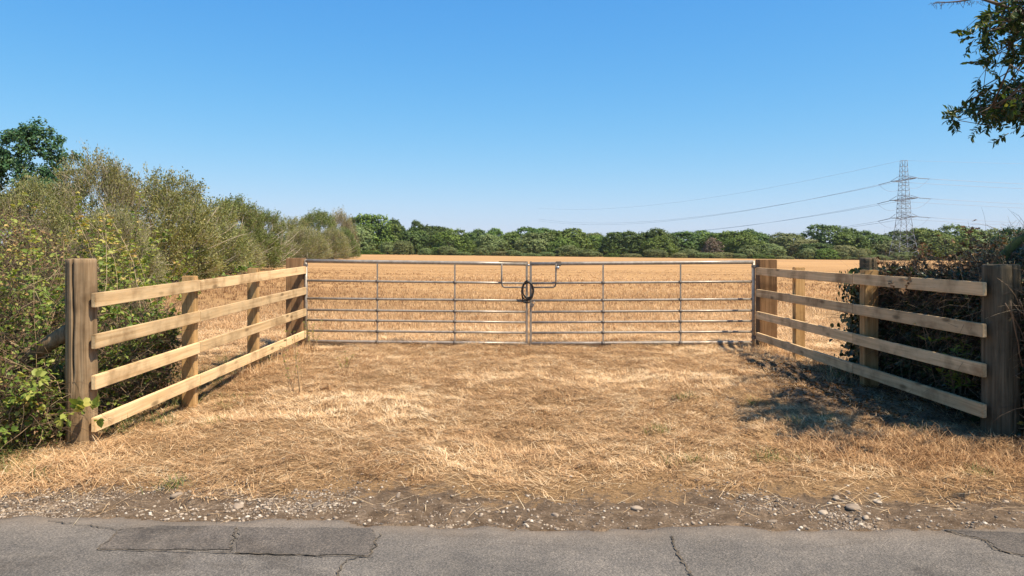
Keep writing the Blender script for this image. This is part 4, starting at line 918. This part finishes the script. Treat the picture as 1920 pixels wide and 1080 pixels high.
# ------------------------------------------------------------------ grasses and straw (stuff)
rs = np.random.default_rng(101)
def shade_litter(x, y): return smooth(2.2, 3.2, x+1.1*(vnoise(x, y, .7, 33)-.5))*smooth(5.5, 6.0, y-.12*(x-2)+.6*(vnoise(x, y, .4, 34)-.5))*(1-smooth(8.4, 9.6, y))  # where dark litter and thinner straw deepen the shade by colour
def heading(x, y): return 6.28*vnoise(x, y, 1.3, 21)+2.2*(vnoise(x, y, .4, 22)-.5)
def put(n, x0, x1, y0, y1, dens=None):
    """uniform in the view wedge"""
    y = np.sqrt(rs.uniform(y0**2, y1**2, n)); u = rs.uniform(x0, x1, n); x = u*y
    if dens is not None:
        k = rs.random(n) < dens(x, y); x, y = x[k], y[k]
    return x, y
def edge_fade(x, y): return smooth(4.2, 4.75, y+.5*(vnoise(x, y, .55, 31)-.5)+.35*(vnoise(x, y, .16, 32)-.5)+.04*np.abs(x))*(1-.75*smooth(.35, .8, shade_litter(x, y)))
mb = MB()
# matted straw of the forecourt
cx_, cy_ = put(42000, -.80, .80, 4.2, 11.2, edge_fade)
K_ = 8; x = np.repeat(cx_, K_)+rs.normal(0, .030, len(cx_)*K_); y = np.repeat(cy_, K_)+rs.normal(0, .030, len(cx_)*K_)
A = np.repeat(heading(cx_, cy_)+rs.normal(0, .9, len(cx_)), K_)+rs.normal(0, .45, len(x))
n_ = len(x); C = np.stack([x, y, g(x, y)+rs.uniform(0, .022, n_)], 1)
tn = np.repeat(.62+.22*(vnoise(cx_, cy_, .9, 41)-.5)+.45*(vnoise(cx_, cy_, .25, 42)-.5)+.45*(vnoise(cx_, cy_, .09, 43)-.5)+rs.normal(0, .12, len(cx_)), K_)+rs.normal(0, .17, n_)
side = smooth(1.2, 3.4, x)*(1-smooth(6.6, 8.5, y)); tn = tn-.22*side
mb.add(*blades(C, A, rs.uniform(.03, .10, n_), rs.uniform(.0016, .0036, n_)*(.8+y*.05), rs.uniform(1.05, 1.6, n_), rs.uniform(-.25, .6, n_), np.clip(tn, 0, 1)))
cx_, cy_ = put(9000, -.42, .42, 10.3, 15); x = np.repeat(cx_, K_)+rs.normal(0, .05, len(cx_)*K_); y = np.repeat(cy_, K_)+rs.normal(0, .05, len(cx_)*K_); n_ = len(x)
mb.add(*blades(np.stack([x, y, g(x, y)+rs.uniform(0, .03, n_)], 1), rs.uniform(0, 6.28, n_), rs.uniform(.05, .16, n_), rs.uniform(.003, .006, n_), rs.uniform(1.0, 1.6, n_), rs.uniform(-.2, .5, n_), np.clip(.66+.3*(np.repeat(vnoise(cx_*.4, cy_, .6, 44), K_)-.5)+rs.normal(0, .15, n_), 0, 1)))
# loose single stems on the soil strip and mat
x, y = put(16000, -.85, .85, 3.98, 9, lambda x, y: np.where(y < road_edge(x)+.02, 0, (.25+.4*edge_fade(x, y))*(1-.7*smooth(4.9, 5.4, y)))); n_ = len(x)
C = np.stack([x, y, g(x, y)+.006], 1)
mb.add(*blades(C, rs.uniform(0, 6.28, n_), rs.uniform(.06, .26, n_), rs.uniform(.0016, .0034, n_), rs.uniform(1.35, 1.6, n_), rs.uniform(-.1, .35, n_), np.clip(rs.normal(.75, .2, n_), 0, 1), 4))
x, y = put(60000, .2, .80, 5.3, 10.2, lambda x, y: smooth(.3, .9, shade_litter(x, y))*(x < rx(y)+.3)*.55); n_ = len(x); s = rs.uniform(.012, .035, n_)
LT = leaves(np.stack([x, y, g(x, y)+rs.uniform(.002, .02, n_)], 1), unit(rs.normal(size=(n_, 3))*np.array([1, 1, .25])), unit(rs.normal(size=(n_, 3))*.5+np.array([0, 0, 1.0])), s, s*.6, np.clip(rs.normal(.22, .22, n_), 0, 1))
tag(mk('shade_leaf_litter', LT[0], LT[1], mat_leaf('brown_shade_litter', [(0, (.09, .042, .016)), (.5, (.22, .115, .045)), (1, (.46, .28, .13))], .1, .9, spec=0), tint=LT[2]), 'brown dead leaf litter, coloured dark to deepen the shade beside the right fence', 'leaf litter', kind='stuff')
# standing wisps in tufts
tx, ty = put(1500, -.8, .8, 4.5, 10.2, lambda x, y: .5*edge_fade(x, y)); K_ = 14
x = np.repeat(tx, K_)+rs.normal(0, .02, len(tx)*K_); y = np.repeat(ty, K_)+rs.normal(0, .02, len(tx)*K_); n_ = len(x); C = np.stack([x, y, g(x, y)], 1)
mb.add(*blades(C, rs.uniform(0, 6.28, n_), rs.uniform(.03, .10, n_)*np.repeat(rs.uniform(.5, 1.2, len(tx)), K_), rs.uniform(.0018, .0034, n_), rs.uniform(.2, .9, n_), rs.uniform(.2, .9, n_), np.clip(np.repeat(rs.normal(.62, .16, len(tx)), K_)+rs.normal(0, .1, n_), 0, 1)))
o = mb.build('straw', M['straw']); tag(o, 'pale trampled straw matting the ground before the gate', 'dry grass', kind='stuff')

# rusty brown dry tufts at the foot of the right post and the longer grass on the left
def tufts(name, label, spots, nper, Lr, leanr, tm_, ts_, wr=(.0022, .0042)):
    spots = np.array(spots); x = np.repeat(spots[:, 0], nper)+rs.normal(0, .07, len(spots)*nper); y = np.repeat(spots[:, 1], nper)+rs.normal(0, .06, len(spots)*nper)
    n_ = len(x); C = np.stack([x, y, g(x, y)], 1)
    b = MB().add(*blades(C, rs.uniform(0, 6.28, n_), rs.uniform(*Lr, n_), rs.uniform(*wr, n_), rs.uniform(*leanr, n_), rs.uniform(.2, 1.2, n_), np.clip(rs.normal(tm_, ts_, n_), 0, 1), 4))
    tag(b.build(name, M['straw']), label, 'dry grass', kind='stuff')
sr_ = []
for _ in range(170):
    t = rs.random(); c = gp(1500+420*t, 815+45*rs.random()+28*t, .0); sr_.append((c[0]+rs.normal()*.08, c[1]+rs.normal()*.10))
tufts('dry_grass', 'rusty brown dry grass tufts round the foot of the right round post', sr_, 42, (.06, .18), (.6, 1.45), .34, .17)
sl_ = []
for _ in range(150):
    t = rs.random(); c = gp(-20+240*t, 850+75*rs.random()-20*t, .0); sl_.append((c[0]+rs.normal()*.06, c[1]+rs.normal()*.08))
tufts('dry_grass', 'long arching dry grass below the left round post', sl_, 20, (.06, .24), (.9, 1.55), .60, .18)
# grass under the fences
sf = [(lx(y_)+rs.normal()*.09+.02, y_) for y_ in rs.uniform(8.0, 10.3, 50)]+[(rx(y_)+rs.normal()*.12-.03, y_) for y_ in rs.uniform(7.6, 10.3, 60)]
tufts('dry_grass', 'thin dry grass growing along the foot of both fences', sf, 22, (.05, .20), (.1, .9), .52, .2, (.002, .0035))
# green shoots
M['greengrass'] = mat_leaf('green_grass', [(0, (.05, .08, .02)), (.5, (.11, .15, .04)), (1, (.30, .27, .10))], .3)
def green(spots, nper, Lr, label):
    spots = np.array(spots); x = np.repeat(spots[:, 0], nper)+rs.normal(0, .05, len(spots)*nper); y = np.repeat(spots[:, 1], nper)+rs.normal(0, .03, len(spots)*nper)
    n_ = len(x); C = np.stack([x, y, g(x, y)], 1)
    b = MB().add(*blades(C, rs.uniform(0, 6.28, n_), rs.uniform(*Lr, n_), rs.uniform(.002, .005, n_), rs.uniform(.3, 1.3, n_), rs.uniform(0, .6, n_), rs.random(n_)))
    tag(b.build('green_grass', M['greengrass']), label, 'grass', kind='stuff')
gs = [gp(a_+rs.normal()*12, b_+rs.normal()*3)[:2] for a_, b_ in ((1445, 856), (1470, 858), (1300, 875), (320, 915), (1545, 800), (1490, 803), (1720, 812), (1830, 890), (20, 895), (30, 880), (60, 900), (430, 760), (440, 740), (1420, 762), (1275, 760), (1235, 818), (1560, 715), (1540, 705), (1580, 720), (400, 800)) for _ in range(3)]
green(gs, 24, (.03, .10), 'small green grass shoots dotted through the straw')
gl = [(lx(y_)-.25+rs.normal()*.15, y_) for y_ in rs.uniform(5.6, 9.2, 60)]+[(-3.7+rs.normal()*.25, rs.uniform(4.75, 5.2)) for _ in range(50)]
green(gl, 26, (.06, .24), 'green grass under the left brambles')

# standing dry grass of the field
mb = MB()
def fieldg(n, y0, y1, Lr, wr, K_, tm_):
    u = rs.uniform(-.75, .75, n); y = y0*(y1/y0)**rs.random(n); x = u*y
    k = ~((x < -.44*y) & (y < 12)); pt_ = vnoise(x*.35, y, 3.0, 51)
    k &= rs.random(n) < .35+.65*smooth(.25, .6, pt_)+.3; x, y, pt_ = x[k], y[k], pt_[k]
    xx = np.repeat(x, K_)+rs.normal(0, .05, len(x)*K_); yy = np.repeat(y, K_)+rs.normal(0, .05, len(x)*K_); n_ = len(xx)
    C = np.stack([xx, yy, g(xx, yy)], 1); hs_ = np.repeat((.45+.9*pt_)*(1-.93*smooth(24, 66, y)), K_)
    t = np.repeat(tm_-.20*smooth(-.05, -.35, x/y)*smooth(14, 19, y)+.35*(vnoise(x*.3, y, 2.2, 52)-.5)-.18*smooth(.5, .8, vnoise(x*.12, y*.5, 1.6, 53))*smooth(12, 17, y)+rs.normal(0, .06, len(x)), K_)+rs.normal(0, .10, n_)
    mb.add(*blades(C, rs.uniform(0, 6.28, n_), rs.uniform(*Lr, n_)*hs_, rs.uniform(*wr, n_)*(yy/12), rs.uniform(.1, .8, n_), rs.uniform(.2, 1.1, n_), np.clip(t, 0, 1), 2))
fieldg(5000, 10.7, 14, (.03, .09), (.003, .005), 9, .56)
fieldg(19000, 12.5, 66, (.06, .17), (.004, .007), 9, .52)
o = mb.build('field_grass', M['straw']); tag(o, 'golden dry grass standing in the field behind the gate', 'dry grass', kind='stuff')

# ------------------------------------------------------------------ gravel and stones
ico = bmesh.new(); bmesh.ops.create_icosphere(ico, subdivisions=1, radius=1); iv = np.array([v.co[:] for v in ico.verts]); ifc = np.array([[v.index for v in f.verts] for f in ico.faces]); ico.free()
ico = bmesh.new(); bmesh.ops.create_icosphere(ico, subdivisions=3, radius=1); iv2 = np.array([v.co[:] for v in ico.verts]); ifc2 = np.array([[v.index for v in f.verts] for f in ico.faces]); ico.free()
def stones(x, y, s, tint, rg, sink=.25):
    n_ = len(x); sc3 = np.stack([rg.uniform(.7, 1.3, n_), rg.uniform(.7, 1.2, n_), rg.uniform(.4, .8, n_)], 1)*s[:, None]
    V = iv[None]*(1+rg.normal(0, .13, (n_, len(iv), 1)))*sc3[:, None]; a = rg.uniform(0, 6.28, n_); c_, s_ = np.cos(a)[:, None], np.sin(a)[:, None]
    V = np.stack([V[..., 0]*c_-V[..., 1]*s_, V[..., 0]*s_+V[..., 1]*c_, V[..., 2]], -1)
    V = V+np.stack([x, y, g(x, y)+s*.12], 1)[:, None]
    f = (np.arange(n_)*len(iv))[:, None, None]+ifc[None]
    return V.reshape(-1, 3), [f.reshape(-1, 3)], np.repeat(tint, len(iv))
mb = MB()
x = rs.uniform(-3.3, 3.3, 34000); y = road_edge(x)+.0+np.abs(rs.normal(0, .30, 34000))
k = (rs.random(len(x)) < .12+.9*smooth(.48, .75, vnoise(x, y, .35, 61))) & (y < 4.9); x, y = x[k], y[k]
mb.add(*stones(x, y, rs.lognormal(math.log(.0036), .5, len(x)), np.clip(rs.normal(.42, .26, len(x)), 0, 1), rs))
x = rs.uniform(-3.0, 3.0, 620); y = road_edge(x)+rs.exponential(.2, 620); k = rs.random(620) < .25+smooth(.45, .7, vnoise(x, y, .4, 62)); x, y = x[k], y[k]
mb.add(*stones(x, y, rs.uniform(.007, .014, len(x)), np.clip(rs.normal(.65, .2, len(x)), 0, 1), rs))
x = rs.uniform(-3, 3, 130); y = road_edge(x)-rs.exponential(.10, 130)
mb.add(*stones(x, y, rs.uniform(.002, .005, 130), rs.uniform(.3, 1, 130), rs))
o = mb.build('gravel', M['stone']); tag(o, 'small beige gravel scattered along the asphalt edge', 'gravel', kind='stuff')
for px, py, s, tn_, lab in ((331, 933, .030, .45, 'flat greyish stone at the straw edge on the left, under the green sprig'), (447, 955, .028, .55, 'flat beige stone on the soil strip left of centre'), (593, 952, .024, .2, 'grey angular stone left of the pebble heap'),
                            (365, 954, .015, .95, 'small pale oval pebble near the left end of the soil strip'), (746, 932, .022, .35, 'grey brown rounded stone at the straw edge near centre'), (1195, 955, .026, .6, 'pinkish oval stone right of centre'),
                            (1449, 982, .020, .3, 'dark grey angular stone touching the asphalt edge'), (1568, 938, .026, .55, 'flat pinkish stone under the rusty grass'), (1598, 959, .032, .42, 'largest brown flat stone on the right soil strip'), (1542, 966, .024, .75, 'pale flat stone left of the largest brown one'),
                            (1645, 940, .022, .8, 'pale stone near the right end of the straw edge'), (1040, 968, .020, .5, 'rounded brown stone beside the asphalt edge at centre'), (1624, 976, .018, .7, 'small beige stone in the straw litter by the asphalt')):
    c = gp(px, py); rr = np.random.default_rng(int(px)); v = iv2.copy()
    v *= (1+.16*np.sin(v[:, :1]*2.1+px)+.12*np.sin(v[:, 1:2]*3.3+py)+.10*np.sin(v[:, 2:]*2.7+px*.3)); v *= np.array([1.25, .85, .5])*s
    o = mk('stone', v, [ifc2], M['stone'], tint=np.full(len(v), tn_), smooth=True); o.location = (c[0], c[1], float(g(c[0:1], c[1:2])[0])+s*.18); o.rotation_euler = (0, 0, rr.uniform(0, 3)); tag(o, lab, 'stone', 'larger stones beside the road')
# thin dry stalk plant in front of the left gate hinge
def stalks(name, label, cx, cy, n_, H, seed):
    rg = np.random.default_rng(seed); root = empty(name, (cx, cy, float(g(np.array([cx]), np.array([cy]))[0])), label, 'weed')
    C = curves(rg.normal(size=(n_, 3))*np.array([.04, .03, 0]), np.array([[0, 0, 1.0]])+rg.normal(size=(n_, 3))*np.array([.16, .16, 0]), rg.uniform(.6, 1, n_)*H, 8, np.zeros(3), rg, .05, .06)
    mb = MB().add(*tubes(C, np.linspace(.0028, .0012, 8)[None].repeat(n_, 0), rg.uniform(.5, .9, n_), 4)); mb.build('stalks', M['cane'], root)
    ci = np.repeat(np.arange(n_), 16); kk = rg.integers(3, 8, len(ci)); s = rg.uniform(.012, .03, len(ci))
    V, f, t = leaves(C[ci, kk], unit(rg.normal(size=(len(ci), 3))), unit(rg.normal(size=(len(ci), 3))), s, s*.35, rg.uniform(.3, .95, len(ci))); mk('foliage', V, f, M['bramble'], root, tint=t)
c = gp(557, 742, .03); stalks('dry_weed', 'thin dry weed stalks standing in the straw near the left gate post', c[0], c[1], 8, .62, 5)
c = gp(583, 662, .05); stalks('dry_weed', 'feathery weed at the foot of the left gate hinge', c[0], c[1], 12, .42, 6)
c = gp(650, 700, .05); stalks('dry_weed', 'short bent weed right of the thin dry stalks', c[0], c[1], 5, .28, 7)
# ------------------------------------------------------------------ haze
bm = bmesh.new(); box_bm(bm, -1500, 1500, -70, 1500, -9, 60)
mh, nh, bh, Lh = newmat('air_haze'); nh.nodes.remove(bh)
pv = nh.nodes.new('ShaderNodeVolumePrincipled'); pv.inputs['Density'].default_value = .00008; pv.inputs['Color'].default_value = (.80, .88, 1, 1); pv.inputs['Anisotropy'].default_value = .2
nh.links.new(pv.outputs[0], nh.nodes['Material Output'].inputs['Volume'])
hz = bm_obj('haze', bm, mh); tag(hz, 'thin summer haze over the field', 'haze', kind='stuff')
